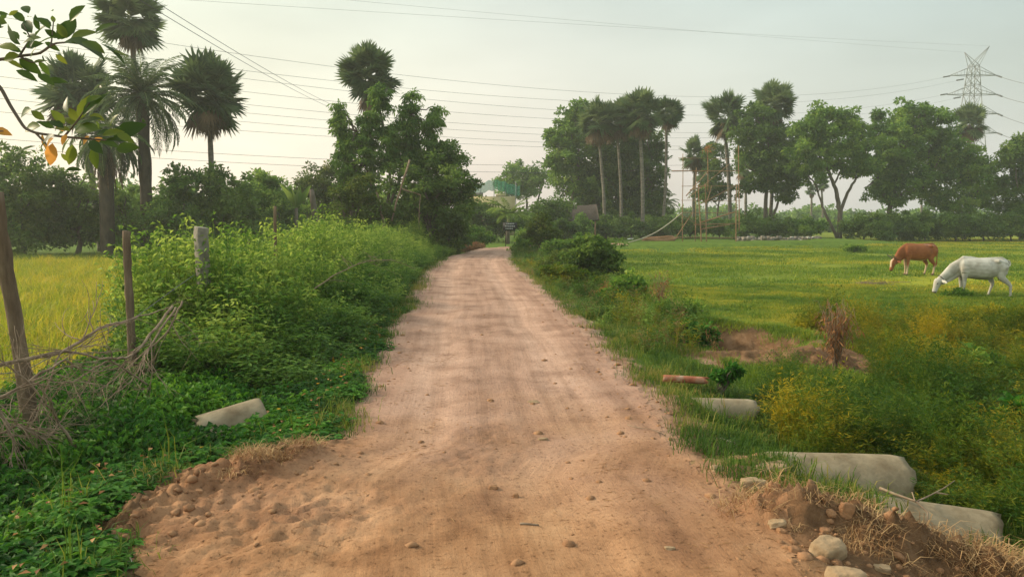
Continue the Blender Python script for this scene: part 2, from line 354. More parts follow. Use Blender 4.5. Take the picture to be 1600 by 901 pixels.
gx = axis(-900, 900, -3.3, 3.6, .022, 1.06); gy = axis(-60, 1500, 2.6, 7.5, .022, 1.022, 40)
X, Y = np.meshgrid(gx, gy); Z = H(X, Y); ny, nx = X.shape
XL, XR = edges(Y); ragged = .09 * fbm(X, Y, 1.6, 3) + .05 * fbm(X, Y, 8, 3)
inside = np.minimum(X - XL, XR - X) + ragged
roadv = inside > 0
idx = np.arange(ny * nx).reshape(ny, nx)
quads = np.stack([idx[:-1, :-1], idx[:-1, 1:], idx[1:, 1:], idx[1:, :-1]], -1).reshape(-1, 4)
cin = (roadv[:-1, :-1] & roadv[:-1, 1:] & roadv[1:, 1:] & roadv[1:, :-1]).ravel()
yc = Y[:-1, :-1].ravel(); cin &= (yc < 58) & (X[:-1, :-1].ravel() < 7)
# masks that drive the soil colours (what grows or lies there; the near-road one paints in sunlight)
outl = XL - X; outr = X - XR; od = np.maximum(outl, outr)
soil = (1 - sstep(.05, .75, od + .35 * fbm(X, Y, 2.2, 4, .6))) * (1 - (X > 6) * (Y > 40))
for (cx, cy, rx_, ry_) in ((PIT[0], PIT[1], 1.5, 1.7), (4.2, 9.5, 2.0, 1.15), (2.4, 3.5, 1.3, .8), (-1.6, 4.0, .95, 1.1), (3.0, 12.6, 1.4, .5), (2.6, 15, .5, .7)):
    q = np.hypot((X - cx) / rx_, (Y - cy) / ry_) + .25 * fbm(X, Y, 2.4, 4, .6); soil = np.maximum(soil, 1 - sstep(.75, 1.05, q))
paddy = sstep(3.0, 3.6, outl) * (Y < 38) * (Y > 5)
yel = np.clip(.5 + .9 * fbm(X, Y * 1.6, .10, 3) + .35 * fbm(X, Y, .8, 3), 0, 1)
orange = np.clip(1 - sstep(3.0, 7.2, Y + 1.6 * fbm(X, Y, .7, 3)), 0, 1)  # near stretch painted orange to stand for sunlight on it

def ground_mat(name, road=False):
    m, t, o = new_mat(name); N = t.nodes; K = t.links.new
    def at_(n):
        a = N.new('ShaderNodeAttribute'); a.attribute_name = n; return a.outputs['Fac']
    g = N.new('ShaderNodeNewGeometry'); pos = g.outputs['Position']
    def noi(s, d=6, r=.6, st=None):
        n = N.new('ShaderNodeTexNoise'); n.inputs['Scale'].default_value = s; n.inputs['Detail'].default_value = d; n.inputs['Roughness'].default_value = r
        if st:
            mp_ = N.new('ShaderNodeMapping'); mp_.inputs['Scale'].default_value = st; K(pos, mp_.inputs[0]); K(mp_.outputs[0], n.inputs['Vector'])
        else: K(pos, n.inputs['Vector'])
        return n.outputs[0]
    def mix(f, a, b, bt='MIX'):
        x = N.new('ShaderNodeMix'); x.data_type = 'RGBA'; x.blend_type = bt
        if isinstance(f, float): x.inputs[0].default_value = f
        else: K(f, x.inputs[0])
        K(a, x.inputs[6]); K(b, x.inputs[7]); return x.outputs[2]
    sA = ramp(t, noi(1.6, 8, .65), [(.30, (.26, .155, .110)), (.5, (.42, .265, .195)), (.68, (.50, .325, .245))])   # pale pink-brown dust, shade of the middle stretch painted in
    sB = ramp(t, noi(2.1, 8, .68), [(.28, (.20, .095, .045)), (.5, (.38, .205, .105)), (.68, (.49, .285, .155))])      # orange earth, sunlight on the near stretch painted in
    s = mix(at_('orange'), sA, sB)
    spots = ramp(t, noi(34, 5, .7), [(.32, (.45, .42, .4)), (.44, (.95, .95, .95)), (.62, (1, 1, 1)), (.74, (1.3, 1.27, 1.2))])
    s = mix(1.0, s, spots, 'MULTIPLY')
    if road:
        cx_ = N.new('ShaderNodeCombineXYZ'); K(at_('lat'), cx_.inputs[0]); K(at_('along'), cx_.inputs[1])
        def strk(sx, sy, d, r):
            mp_ = N.new('ShaderNodeMapping'); mp_.inputs['Scale'].default_value = (sx, sy, 1); K(cx_.outputs[0], mp_.inputs[0])
            n = N.new('ShaderNodeTexNoise'); n.inputs['Scale'].default_value = 1; n.inputs['Detail'].default_value = d; n.inputs['Roughness'].default_value = r; K(mp_.outputs[0], n.inputs['Vector']); return n.outputs[0]
        tr = ramp(t, strk(7, .22, 5, .6), [(.35, (.80, .78, .76)), (.52, (1, 1, 1)), (.68, (1.10, 1.10, 1.10))])
        s = mix(.9, s, tr, 'MULTIPLY')
        wv = N.new('ShaderNodeMath'); wv.operation = 'MULTIPLY_ADD'; K(strk(.8, .35, 3, .6), wv.inputs[0]); wv.inputs[1].default_value = .5; wv.inputs[2].default_value = -.25
        wa = N.new('ShaderNodeMath'); wa.operation = 'ADD'; K(at_('lat'), wa.inputs[0]); K(wv.outputs[0], wa.inputs[1]); wb = N.new('ShaderNodeMath'); wb.operation = 'ABSOLUTE'; K(wa.outputs[0], wb.inputs[0])
        s = mix(.85, s, ramp(t, wb.outputs[0], [(0, (.88, .86, .85)), (.28, (.93, .91, .90)), (.5, (1.1, 1.1, 1.1)), (.78, (1.1, 1.1, 1.1)), (1, (.92, .88, .86))]), 'MULTIPLY')
    c = s
    if not road:
        dk = ramp(t, noi(5, 7, .7), [(.3, (.09, .048, .024)), (.5, (.18, .10, .052)), (.7, (.30, .18, .10))])
        c = mix(at_('dark_soil'), c, dk)
        gr = ramp(t, noi(3.0, 8, .7), [(.3, (.045, .085, .012)), (.55, (.10, .165, .02)), (.75, (.17, .21, .03))])
        gy_ = ramp(t, noi(4.0, 8, .7, (1, .35, 1)), [(.3, (.15, .19, .02)), (.6, (.31, .31, .025)), (.8, (.43, .37, .045))])
        gg = mix(at_('yel'), gr, gy_)
        mud = ramp(t, noi(3, 5), [(.3, (.05, .05, .015)), (.7, (.14, .15, .02))])
        gg = mix(at_('paddy'), gg, mud)
        sm = N.new('ShaderNodeMath'); sm.operation = 'MULTIPLY_ADD'; K(noi(14, 5, .7), sm.inputs[0]); sm.inputs[1].default_value = 1.4; sm.inputs[2].default_value = -.7
        ad = N.new('ShaderNodeMath'); ad.operation = 'ADD'; ad.use_clamp = True; K(at_('soil'), ad.inputs[0]); K(sm.outputs[0], ad.inputs[1])
        mr_ = N.new('ShaderNodeMapRange'); K(ad.outputs[0], mr_.inputs[0]); mr_.inputs[1].default_value = .3; mr_.inputs[2].default_value = .7
        c = mix(mr_.outputs[0], gg, c)
    # relief: crumbs, pebbles, tyre marks
    h1 = noi(26, 8, .72)
    vo = N.new('ShaderNodeTexVoronoi'); vo.inputs['Scale'].default_value = 55; K(pos, vo.inputs['Vector'])
    b1 = N.new('ShaderNodeBump'); b1.inputs['Strength'].default_value = .6 if road else .95; b1.inputs['Distance'].default_value = .022; K(h1, b1.inputs['Height'])
    b2 = N.new('ShaderNodeBump'); b2.inputs['Strength'].default_value = .25; b2.inputs['Distance'].default_value = .006; b2.invert = True; K(vo.outputs['Distance'], b2.inputs['Height']); K(b1.outputs[0], b2.inputs['Normal'])
    b4 = N.new('ShaderNodeBump'); b4.inputs['Strength'].default_value = .7; b4.inputs['Distance'].default_value = .006; K(noi(110, 5, .75), b4.inputs['Height']); K(b2.outputs[0], b4.inputs['Normal'])
    nn = b4.outputs[0]
    if road:
        b3 = N.new('ShaderNodeBump'); b3.inputs['Strength'].default_value = .45; b3.inputs['Distance'].default_value = .008; K(strk(60, 1.1, 4, .6), b3.inputs['Height']); K(nn, b3.inputs['Normal']); nn = b3.outputs[0]
    p = N.new('ShaderNodeBsdfPrincipled'); K(c, p.inputs['Base Color']); p.inputs['Roughness'].default_value = .95; p.inputs['Specular IOR Level'].default_value = .1
    K(nn, p.inputs['Normal']); K(p.outputs[0], o.inputs[0]); return m
dark_soil = np.zeros_like(X)  # darker brown soil around pit, heaps and the right road fringe
for (cx, cy, rx_, ry_) in ((PIT[0], PIT[1], 2.0, 2.3), (4.2, 9.5, 2.2, 1.4), (2.5, 3.45, 1.5, .85), (-1.9, 3.7, .6, .9)):
    q = np.hypot((X - cx) / rx_, (Y - cy) / ry_) + .3 * fbm(X, Y, 3, 3); dark_soil = np.maximum(dark_soil, 1 - sstep(.6, 1.0, q))
dark_soil = np.maximum(dark_soil, .75 * np.clip(.5 + 1.3 * fbm(X, Y, 2.1, 4, .6), 0, 1) * sstep(.0, .15, outr) * (Y > 4.6) * (Y < 16))
Vg = np.stack([X, Y, Z - .03 * (inside > .06)], -1).reshape(-1, 3)
gro = mesh_np('ground', Vg, quads[~(cin & (sstep(.0, .3, inside)[:-1, :-1].ravel() > .99))], ground_mat('earth_and_grass'), smooth=True,
              vv=dict(soil=soil.ravel(), paddy=paddy.ravel(), yel=(yel * sstep(2, 8, outr)).ravel(), orange=orange.ravel(), dark_soil=dark_soil.ravel()))
struct(gro)
rq = quads[cin]; used, inv = np.unique(rq.ravel(), return_inverse=True)
Vr = np.stack([X, Y, Z + .004], -1).reshape(-1, 3)[used]
rd = mesh_np('dirt_road', Vr, inv.reshape(-1, 4), ground_mat('road_dust', True), smooth=True, vv=dict(orange=orange.ravel()[used], lat=(X - .5 * (XL + XR)).ravel()[used], along=Y.ravel()[used])); struct(rd)

# ------------------------------------------------------------------ plant templates
def dirs(n, zlo=-1, zhi=1, r=rng):
    z = r.uniform(zlo, zhi, n); a = r.uniform(0, 2 * np.pi, n); q = np.sqrt(np.maximum(0, 1 - z * z)); return np.stack([q * np.cos(a), q * np.sin(a), z], 1)
def tpl_cover(n=22):
    a = rng.uniform(0, 6.28, n); r = rng.uniform(.02, .16, n); z = rng.uniform(.05, .22, n) * (1.1 - r * 2.5)
    P = np.stack([np.cos(a) * r, np.sin(a) * r, z], 1); Pk = []; Dk = []; Nk = []
    for k in (-.9, 0, .9):
        b = a + k + rng.normal(0, .2, n); D = np.stack([np.cos(b), np.sin(b), rng.normal(-.25, .25, n)], 1)
        Pk.append(P); Dk.append(D); Nk.append(np.stack([rng.normal(0, .25, n), rng.normal(0, .25, n), np.ones(n)], 1))
    P3 = np.concatenate(Pk); V, T = leaves(P3, np.concatenate(Dk), np.concatenate(Nk), rng.uniform(.035, .065, 3 * n), rng.uniform(.024, .04, 3 * n))
    V2, T2 = blades(P * [0.3, .3, 0], P[:, 2], .5, a, .003)
    return np.concatenate([V, V2]), np.concatenate([T, T2 + len(V)])
def tpl_weed(h=1.0, n=90, ll=.075, lw=.036, spread=.22, stems=4, bare=.1):
    A = []; off = 0; Vs = []; Ts = []
    for s in range(stems):
        az = rng.uniform(0, 6.28); top = np.array([math.cos(az) * spread * rng.uniform(.4, 1.2), math.sin(az) * spread * rng.uniform(.4, 1.2), h * rng.uniform(.65, 1.05)])
        k = n // stems; t = rng.uniform(bare, 1, k) ** .8; P = top * t[:, None] * np.array([1, 1, 1]) ; P[:, :2] *= t[:, None] ** .5
        a = rng.uniform(0, 6.28, k); rr = .04 + .10 * (1 - t); D = np.stack([np.cos(a), np.sin(a), rng.normal(-.15, .4, k)], 1)
        P = P + D * rr[:, None] * rng.uniform(.1, 1, k)[:, None]
        V, T = leaves(P, D, np.stack([rng.normal(0, .3, k), rng.normal(0, .3, k), np.ones(k)], 1), ll * rng.uniform(.6, 1.15, k) * (1.1 - .4 * t), lw * rng.uniform(.7, 1.1, k) * (1.1 - .4 * t))
        Vs.append(V); Ts.append(T + off); off += len(V)
        m = MB(); m.tube(np.array([[0, 0, 0], top * [.45, .45, .5], top]), [.006, .004, .002], 3, cap=False)
        V = m.V[0]; Q = m.Q[0]; T = np.concatenate([Q[:, [0, 1, 2]], Q[:, [0, 2, 3]]]); Vs.append(V); Ts.append(T + off); off += len(V)
    return np.concatenate(Vs), np.concatenate(Ts)
def tpl_fine(h=.5, n=170, sp=.28, ll=.036, lw=.010):
    Vs = []; Ts = []; off = 0; stems = 9
    for s in range(stems):
        az = rng.uniform(0, 6.28); q = sp * rng.uniform(.3, 1); top = np.array([math.cos(az) * q, math.sin(az) * q, h * rng.uniform(.6, 1.05)])
        k = n // stems; t = rng.uniform(.12, 1, k) ** .7; P = top * t[:, None]; P[:, :2] *= t[:, None] ** .6
        D = dirs(k, -.1, .9); P = P + D * (.06 * (1.15 - t))[:, None] * rng.uniform(.2, 1.4, k)[:, None]
        V, T = leaves(P, D, dirs(k), ll * rng.uniform(.6, 1.3, k), lw * rng.uniform(.7, 1.3, k), 0)
        Vs.append(V); Ts.append(T + off); off += len(V)
        V, T = blades(np.zeros((1, 3)), np.array([top[2]]), np.array([q / h]), np.array([az]), .005); Vs.append(V); Ts.append(T + off); off += len(V)
    return np.concatenate(Vs), np.concatenate(Ts)
def tpl_grass(h=.2, n=16, sp=.07, wd=.006, lean=.6):
    P = np.stack([rng.normal(0, sp, n), rng.normal(0, sp, n), np.zeros(n)], 1)
    return blades(P, h * rng.uniform(.5, 1.1, n), lean * rng.uniform(.2, 1.4, n), rng.uniform(0, 6.28, n), wd * rng.uniform(.7, 1.3, n))
def scatter(x0, x1, y0, y1, n, keep):
    x = rng.uniform(x0, x1, n); y = rng.uniform(y0, y1, n); k = keep(x, y); x, y = x[k], y[k]
    return np.stack([x, y, H(x, y)], 1)
def frustum(x, y, m=.12): return np.abs(x) < (0.69 + m) * np.maximum(y, 0) + 1.5
PIPES = [(1.55, 2.0, 6.5, .25), (1.85, 2.7, 4.95, .26), (2.2, 2.85, 4.28, .22), (-2.75, -2.1, 5.95, .33)]
def clear(x, y, m=0.0):
    ok = np.ones(np.shape(x), bool)
    for a, b, yy, r in PIPES: ok &= ~((x > a - .05) & (x < b + .02) & (np.abs(y - yy) < r + m))
    q = np.hypot((x - PIT[0] - .1) / 1.35, (y - PIT[1] + .2) / 1.75); ok &= q > .9 + .5 * fbm(x, y, 1.5, 2)
    ok &= np.hypot((x - 4.2) / 1.7, (y - 9.6) / 1.0) > .9
    ok &= seg_d(x, y, RIDGE) > .27; ok &= ~((y < 3.9) & (x > 0.5) & (x < 3.3))
    ok &= seg_d(x, y, LIP) > .2
    return ok
def dl_(x, y): return edges(y)[0] - x + .18 * fbm(x, y, 1.4, 3)
def dr_(x, y): return x - edges(y)[1] + .18 * fbm(x, y, 1.4, 3)
def patch(x, y, s, lo, seed=0): return fbm(x + seed * 31.7, y - seed * 12.3, s, 3) > lo

# --- left: creeping ground cover beside the road
P = scatter(-9, -1.2, 2.4, 13, 60000, lambda x, y: (dl_(x, y) > .12) & clear(x, y) & frustum(x, y) & (dl_(x, y) < 3.7) & (rng.uniform(0, 1, len(x)) < .30 + .12 * (y < 8)))
P[:, 2] -= .02
L_ = []
for k in range(4):
    V, T = tpl_cover(); q = P[k::4]; d = dl_(q[:, 0], q[:, 1])
    L_.append(inst(V, T, q, rng.uniform(0, 6.28, len(q)), .75 + .5 * rng.uniform(0, 1, len(q)), szz=(.45 + .9 * np.clip(d, 0, 1.5)) * rng.uniform(.6, 1.1, len(q)), iv=.5 + .9 * fbm(q[:, 0], q[:, 1], 1.2, 2) + rng.normal(0, .12, len(q))))
V, T, v = merge(L_); o = mesh_np('ground_cover', V, T, G['cover'], v=v)
tag(o, 'dark green broad-leaved creepers covering the left verge below the stick fence', 'ground cover', kind='stuff')
Pg = P[rng.integers(0, len(P), 500)].copy(); L_ = []
for k in range(3):
    V, T = tpl_grass([.30, .42, .22][k], 9, .03, .006, .7); u = Pg[k::3]; L_.append(inst(V, T, u, rng.uniform(0, 6.28, len(u)), .8 + .5 * rng.uniform(0, 1, len(u)), iv=rng.uniform(.2, 1, len(u))))
V, T, v = merge(L_); o = mesh_np('creeper_grass', V, T, G['grass'], v=v); tag(o, 'longer grass blades poking through the dark creepers on the left verge', 'grass', kind='stuff')
Pg = P[rng.integers(0, len(P), 900)].copy(); Pg[:, 2] += .14 + rng.uniform(0, .1, len(Pg)); D = dirs(len(Pg), -.3, .3); V, T = leaves(Pg, D, np.tile([0, 0, 1.], (len(Pg), 1)) + .4 * dirs(len(Pg)), rng.uniform(.03, .06, len(Pg)), .025)
o = mesh_np('dead_leaves', V, T, G['rust'], v=rng.uniform(0, 1, len(T))); tag(o, 'fallen brown leaves lying among the dark creepers on the left verge', 'dead leaves', kind='stuff')
# flowers in it
q = P[rng.integers(0, len(P), 70)].copy(); q[:, 2] += .16 + rng.uniform(0, .08, len(q)); Fv = []; Ft = []; off = 0
for k in range(6):
    a = np.full(len(q), k * 1.047) + rng.normal(0, .1, len(q)); V, T = leaves(q, np.stack([np.cos(a), np.sin(a), np.full(len(q), .3)], 1), np.tile([0, 0, 1.], (len(q), 1)), .018, .014); Fv.append(V); Ft.append(T + off); off += len(V)
V = np.concatenate(Fv); T = np.concatenate(Ft); o = mesh_np('creeper_flowers', V, T, G['flower'], v=rng.uniform(0, 1, len(T)))
tag(o, 'tiny orange yellow flowers dotted over the dark creepers left of the road', 'flowers', kind='stuff')

# --- left: tall bright weed bank
def bank_h(x, y):
    d = dl_(x, y); return np.clip(.12 + .85 * d, .1, 1.72) * (0.9 + .45 * fbm(x, y, .8, 2)) * (.50 + .50 * sstep(6.8, 10.5, y))
P = scatter(-5.4, -1.4, 7.2, 36, 13000, lambda x, y: (dl_(x, y) > .35) & (dl_(x, y) < 3.4 + .02 * y) & (x > -.52 * y) & (rng.uniform(0, 1, len(x)) < np.where(y < 16, .55, .30)))
L_ = []
for k in range(5):
    V, T = tpl_weed(1.0, 100, .115, .052); q = P[k::5]; h = bank_h(q[:, 0], q[:, 1]) * rng.uniform(.75, 1.12, len(q))
    L_.append(inst(V, T, q, rng.uniform(0, 6.28, len(q)), .75 + .5 * rng.uniform(0, 1, len(q)), szz=h, iv=.15 + .5 * np.clip(h, 0, 1.4) / 1.3 + .6 * fbm(q[:, 0], q[:, 1], .9, 2) + rng.normal(0, .16, len(q))))  # taller plants get lighter leaves: lit top of the bank painted in
V, T, v = merge(L_); o = mesh_np('weed_thicket', V, T, G['weed'], v=v)
tag(o, 'tall bright green leafy weeds heaped along the left edge of the dirt road', 'weeds', kind='stuff')
# flowering spikes sticking out of the weed bank
# --- grass along both verges
def verge(x, y):
    a = dl_(x, y); b = dr_(x, y); return (((a > .0) & (a < 1.1) & patch(x, y, 2.3, -.18, 9)) | ((b > .17) & patch(x, y, 2.6, -.12, 8) & (b < 2.2) & patch(x, y, .9, -.22)))
P = scatter(-6, 7, 2.4, 30, 150000, lambda x, y: verge(x, y) & clear(x, y, -.05) & (rng.uniform(0, 1, len(x)) < 1 / (1 + (y / 11) ** 2)))
L_ = []
for k in range(5):
    V, T = tpl_grass([.07, .09, .06, .12, .08][k], 16, .06, .0042, 1.0); q = P[k::5]
    L_.append(inst(V, T, q, rng.uniform(0, 6.28, len(q)), .7 + .8 * rng.uniform(0, 1, len(q)) + q[:, 1] * .02, iv=.42 + .8 * fbm(q[:, 0], q[:, 1], 1.6, 2) + rng.normal(0, .25, len(q))))
V, T, v = merge(L_); o = mesh_np('verge_grass', V, T, G['grass'], v=v)
tag(o, 'short trampled grass tufts along both edges of the dirt road', 'grass', kind='stuff')

# --- right: untidy weed strip along the road
def strip(x, y):
    d = dr_(x, y); return (d > .45) & (d < 2.3 + .5 * fbm(x, y, .4, 2)) & (y > 9.0) & clear(x, y, 0) & patch(x, y, .75, -.30, 11) & ~((y < 12.5) & (x < 2.0) & (rng.uniform(0, 1, np.shape(x)) < .7))
P = scatter(-1, 6, 8.5, 38, 7000, strip)
for nm, mt, tp, lb, q in (('roadside_weeds', 'mid', lambda: tpl_weed(1.0, 80, .10, .042), 'mixed leafy weeds straggling along the right edge of the road', P[0::3]), ('roadside_herbs', 'fine', lambda: tpl_fine(1.0, 150, .42, .09, .02), 'olive feathery herbs straggling along the right edge of the road', P[1::3]), ('dry_stalks', 'straw', lambda: tpl_fine(1.0, 60, .30, .10, .008), 'dry straw coloured stalks among the weeds right of the road', P[2::6])):
    L_ = []
    for k in range(3):
        V, T = tp(); u = q[k::3]; h = np.clip(.38 + .55 * fbm(u[:, 0], u[:, 1], .7, 2), .12, .75) * rng.uniform(.7, 1.15, len(u)) * (.5 + .5 * sstep(.4, 1.2, dr_(u[:, 0], u[:, 1])))
        L_.append(inst(V, T, u, rng.uniform(0, 6.28, len(u)), rng.uniform(.5, .95, len(u)), szz=h, iv=.4 + .8 * fbm(u[:, 0], u[:, 1], .8, 2) + rng.normal(0, .15, len(u))))
    V, T, v = merge(L_); o = mesh_np(nm, V, T, G[mt], v=v); tag(o, lb, 'weeds', kind='stuff')
# --- right: meadow grass
P1 = scatter(1.5, 14, 5, 22, 60000, lambda x, y: (dr_(x, y) > 1.6) & clear(x, y, -.05) & frustum(x, y))
P2 = scatter(2, 60, 20, 74, 60000, lambda x, y: (dr_(x, y) > 1.6) & frustum(x, y, .1) & patch(x, y, .3, -.25, 3))
L_ = []
for k in range(4):
    V, T = tpl_grass(.10, 14, .08, .007, 1.0); q = P1[k::4]; pn = fbm(q[:, 0], q[:, 1], .55, 3)
    L_.append(inst(V, T, q, rng.uniform(0, 6.28, len(q)), .9 + .5 * rng.uniform(0, 1, len(q)), szz=.6 + 1.2 * np.clip(pn + .35, 0, 1), iv=.45 + .8 * fbm(q[:, 0], q[:, 1] * 1.6, .3, 3) + .5 * fbm(q[:, 0], q[:, 1] * 2, 1.1, 2) + rng.normal(0, .15, len(q))))
    V, T = tpl_grass(.12, 8, .16, .02, 1.1); q = P2[k::4]
    L_.append(inst(V, T, q, rng.uniform(0, 6.28, len(q)), 1 + .8 * rng.uniform(0, 1, len(q)), szz=.5 + .9 * rng.uniform(0, 1, len(q)), iv=.35 + 1.0 * fbm(q[:, 0], q[:, 1] * 1.6, .12, 3) + np.clip((q[:, 1] - 40) / 60, 0, .4) + rng.normal(0, .12, len(q))))
P3 = scatter(2, 45, 9, 70, 2600, lambda x, y: (dr_(x, y) > 2.4) & frustum(x, y, .1) & patch(x, y, .35, .05, 21))
V, T = tpl_grass(.20, 26, .16, .014, .9); L_.append(inst(V, T, P3, rng.uniform(0, 6.28, len(P3)), rng.uniform(.7, 1.8, len(P3)), szz=rng.uniform(.4, 1.3, len(P3)), iv=rng.uniform(0, .45, len(P3))))
V, T, v = merge(L_); o = mesh_np('meadow_grass', V, T, G['meadow'], v=v)
tag(o, 'grazed yellow green grass over the open field where the cows stand', 'grass', kind='stuff')

# --- right: feathery yellow-green weeds
def fine_h(x, y): return np.clip(.34 + 1.0 * fbm(x, y, 1.15, 2) + .2 * (1 - sstep(3.8, 5.5, y)), .12, .85)
def finekeep(x, y):
    d = dr_(x, y); a = (d > .75) & (d > 1.0 - .06 * (y - 6)) & clear(x, y, .12) & frustum(x, y)
    gapR = ~((y > 7.6) & (x < 2.9 + .62 * (y - 8)) & (y < 12.6)) & ~((y > 12) & (x < 5))
    # keep the pipes in sight
    fr = np.ones(np.shape(x), bool)
    for a0, b0, yy, r in PIPES[:3]: fr &= ~((x > a0 - .2) & (x < b0 - .05) & (y < yy + .2) & (y > yy - .6))
    return a & gapR & fr & ~((np.abs(x - 3.95 * y / 9.0) < .42) & (y > 7.2) & (y < 9.3)) & (y < 13 + 1.5 * fbm(x, y, .5, 2)) & patch(x, y, .6, -.42, 5)
P = scatter(1.4, 10.5, 3.3, 14, 10500, finekeep)
L_ = []
for k in range(6):
    V, T = tpl_fine(1.0, 210, .42, [.08, .055, .07][k % 3], [.010, .012, .016][k % 3]); q = P[k::6]; h = fine_h(q[:, 0], q[:, 1]) * rng.uniform(.7, 1.15, len(q))
    yl = .30 + .75 * fbm(q[:, 0], q[:, 1], .75, 2) + .28 * sstep(6, 9, q[:, 1]) * sstep(3, 5, q[:, 0]) + rng.normal(0, .17, len(q))
    L_.append(inst(V, T, q, rng.uniform(0, 6.28, len(q)), .5 + .3 * rng.uniform(0, 1, len(q)), szz=h, iv=yl))
V, T, v = merge(L_); o = mesh_np('feathery_weeds', V, T, G['fine'], v=v)
tag(o, 'feathery yellow green weeds filling the ditch beyond the concrete pipes', 'weeds', kind='stuff')

# --- rice
V0 = [tpl_grass(.62, 22, .07, .011, .55) for k in range(5)]
P = scatter(-34, -3.5, 5.5, 37, 22000, lambda x, y: (dl_(x, y) > 3.5) & (x > -.9 * y - 2) & ((rng.uniform(0, 1, len(x)) < 1.2 / (1 + (y / 22) ** 2))))
isg = (P[:, 1] > 33.5) | (P[:, 1] < 6.5)
for nm, kk, mt, lb in (('rice_crop', ~isg, 'rice', 'ripening yellow rice filling the paddy behind the stick fence'), ('young_rice', isg, 'ricegreen', 'greener strip of rice along the edges of the yellow paddy')):
    Q = P[kk]; L_ = []
    for k in range(5):
        q = Q[k::5]; V, T = V0[k]; L_.append(inst(V, T, q, rng.uniform(0, 6.28, len(q)), 1 + q[:, 1] * .02, szz=rng.uniform(.85, 1.1, len(q)), tilt=.06))
    V, T, v = merge(L_); o = mesh_np(nm, V, T, G[mt], v=v); tag(o, lb, 'rice', kind='stuff')

# ------------------------------------------------------------------ trees
def foliage(lobes, clump_r=.55, per=70, size=.22, dens=1.0, seed=0, aspect=.5, droop=.2, shell=.45):
    """lobes: (x,y,z,rx,ry,rz). many small clumps of leaf faces spread through the lobes"""
    r = np.random.default_rng(seed); Vs = []; Ts = []; vs_ = []; n0 = 0; C = []
    for lb in lobes:
        x, y, z, a, b, c = lb; n = int(dens * 3.4 * (a * b * c) ** (2 / 3) / clump_r ** 2) + 3
        d = dirs(n, -1, 1, r); rad = r.uniform(shell ** 1.5, 1, n) ** (1 / 1.5); rad *= 1 + .18 * r.normal(size=n)
        C.append(np.array([x, y, z]) + d * rad[:, None] * [a, b, c])
    C = np.concatenate(C); n = len(C); cv = r.normal(0, .16, n); cr = clump_r * r.uniform(.55, 1.35, n)
    idx = np.repeat(np.arange(n), (per * r.uniform(.5, 1.3, n)).astype(int)); m = len(idx)
    d = dirs(m, -.75, 1, r); P = C[idx] + d * (cr[idx] * r.uniform(.25, 1.0, m))[:, None] * [1, 1, .62]
    D = d + r.normal(0, .5, (m, 3)); D[:, 2] -= droop
    Nn = r.normal(0, .6, (m, 3)); Nn[:, 2] += .9
    s = size * 1.22 * r.uniform(.6, 1.3, m)
    V, T = leaves(P, D, Nn, s, s * aspect * 1.15); v = np.clip(.42 + cv[idx] + r.normal(0, .10, m), 0, 1)
    return V, T, np.repeat(v, 2), C
def tree(name, label, cat, base, lobes, mat='dark', bark=M_bark, trunk_r=.2, stems=None, clump_r=.55, per=70, size=.22, dens=1.0, seed=0, limbs=26, group=None, twigs=True, aspect=.5, droop=.2, crown='crown', shell=.45):
    """lobes relative to base; stems: list of polylines (relative) - the trunk and forks"""
    t = thing(name, label, cat, base, 0, group); r = np.random.default_rng(seed + 99)
    V, T, v, C = foliage(lobes, clump_r, per, size, dens, seed, aspect, droop, shell)
    mesh_np(crown, V, T, G[mat], t, v=v)
    m = MB(); lz = [l[2] for l in lobes]
    if stems is None:
        h = min(lz) ; stems = [[(0, 0, -.3), (r.normal(0, .1), r.normal(0, .1), h * .5), (r.normal(0, .3), r.normal(0, .3), h)]]
    ends = []
    for i, s in enumerate(stems):
        s = np.array(s, float); n = len(s) * 4; tt = np.linspace(0, len(s) - 1, n)
        P_ = np.stack([np.interp(tt, range(len(s)), s[:, k]) for k in range(3)], 1); P_[1:-1] += r.normal(0, trunk_r * .12, (n - 2, 3))
        sc = 1 if i == 0 else .62; m.tube(P_, np.linspace(trunk_r * sc, trunk_r * sc * .45, n), 9); ends += [P_[-1], P_[int(n * .7)]]
    ends = np.array(ends)
    if twigs:
        pick = C[r.choice(len(C), min(limbs, len(C)), replace=False)]
        for c in pick:
            e = ends[np.argmin(np.linalg.norm(ends - c, axis=1) + r.uniform(0, .8, len(ends)))]
            P_ = e + (c - e) * np.linspace(0, 1, 6)[:, None]; P_[1:-1] += r.normal(0, .05 * np.linalg.norm(c - e), (4, 3)); P_[:, 2] += .12 * np.linalg.norm(c - e) * np.sin(np.linspace(0, np.pi, 6)) 
            m.tube(P_, np.linspace(trunk_r * .38, trunk_r * .08, 6), 5)
    m.build('trunk', bark, t, smooth=True)
    return t
def gz(x, y): return float(H(np.array([x]), np.array([y]))[0])
def bx_(px, Y):                      # ground point below a picture column at distance Y
    x = (px - 800) / F * Y; return (x, Y, gz(x, Y))
def lobes_px(base, Y, L_):           # (px, py, r_px, [squash]) ellipsoids at distance Y relative to base
    o = []; s = Y / F
    rr = np.random.default_rng(int(abs(base[0] * 10)) + int(Y))
    for l in L_:
        dy = rr.uniform(-.5, .5) * l[2] * s; p = at(l[0], l[1], Y + dy); a = l[2] * s * 1.1; q = l[3] if len(l) > 3 else .8
        o.append((p[0] - base[0], dy, p[2] - base[2], a, a, a * q))
    return o
def ptree(name, label, px, Y, L_, stems_px=None, **k):
    b = bx_(px, Y); st = None
    if stems_px: st = [[tuple(np.array(at(a, c, Y)) - np.array(b)) if c is not None else (0, 0, -.3) for a, c in s] for s in stems_px]
    return tree(name, label, k.pop('cat', 'tree'), b, lobes_px(b, Y, L_), stems=st, seed=abs(int(px)) + int(Y), **k)

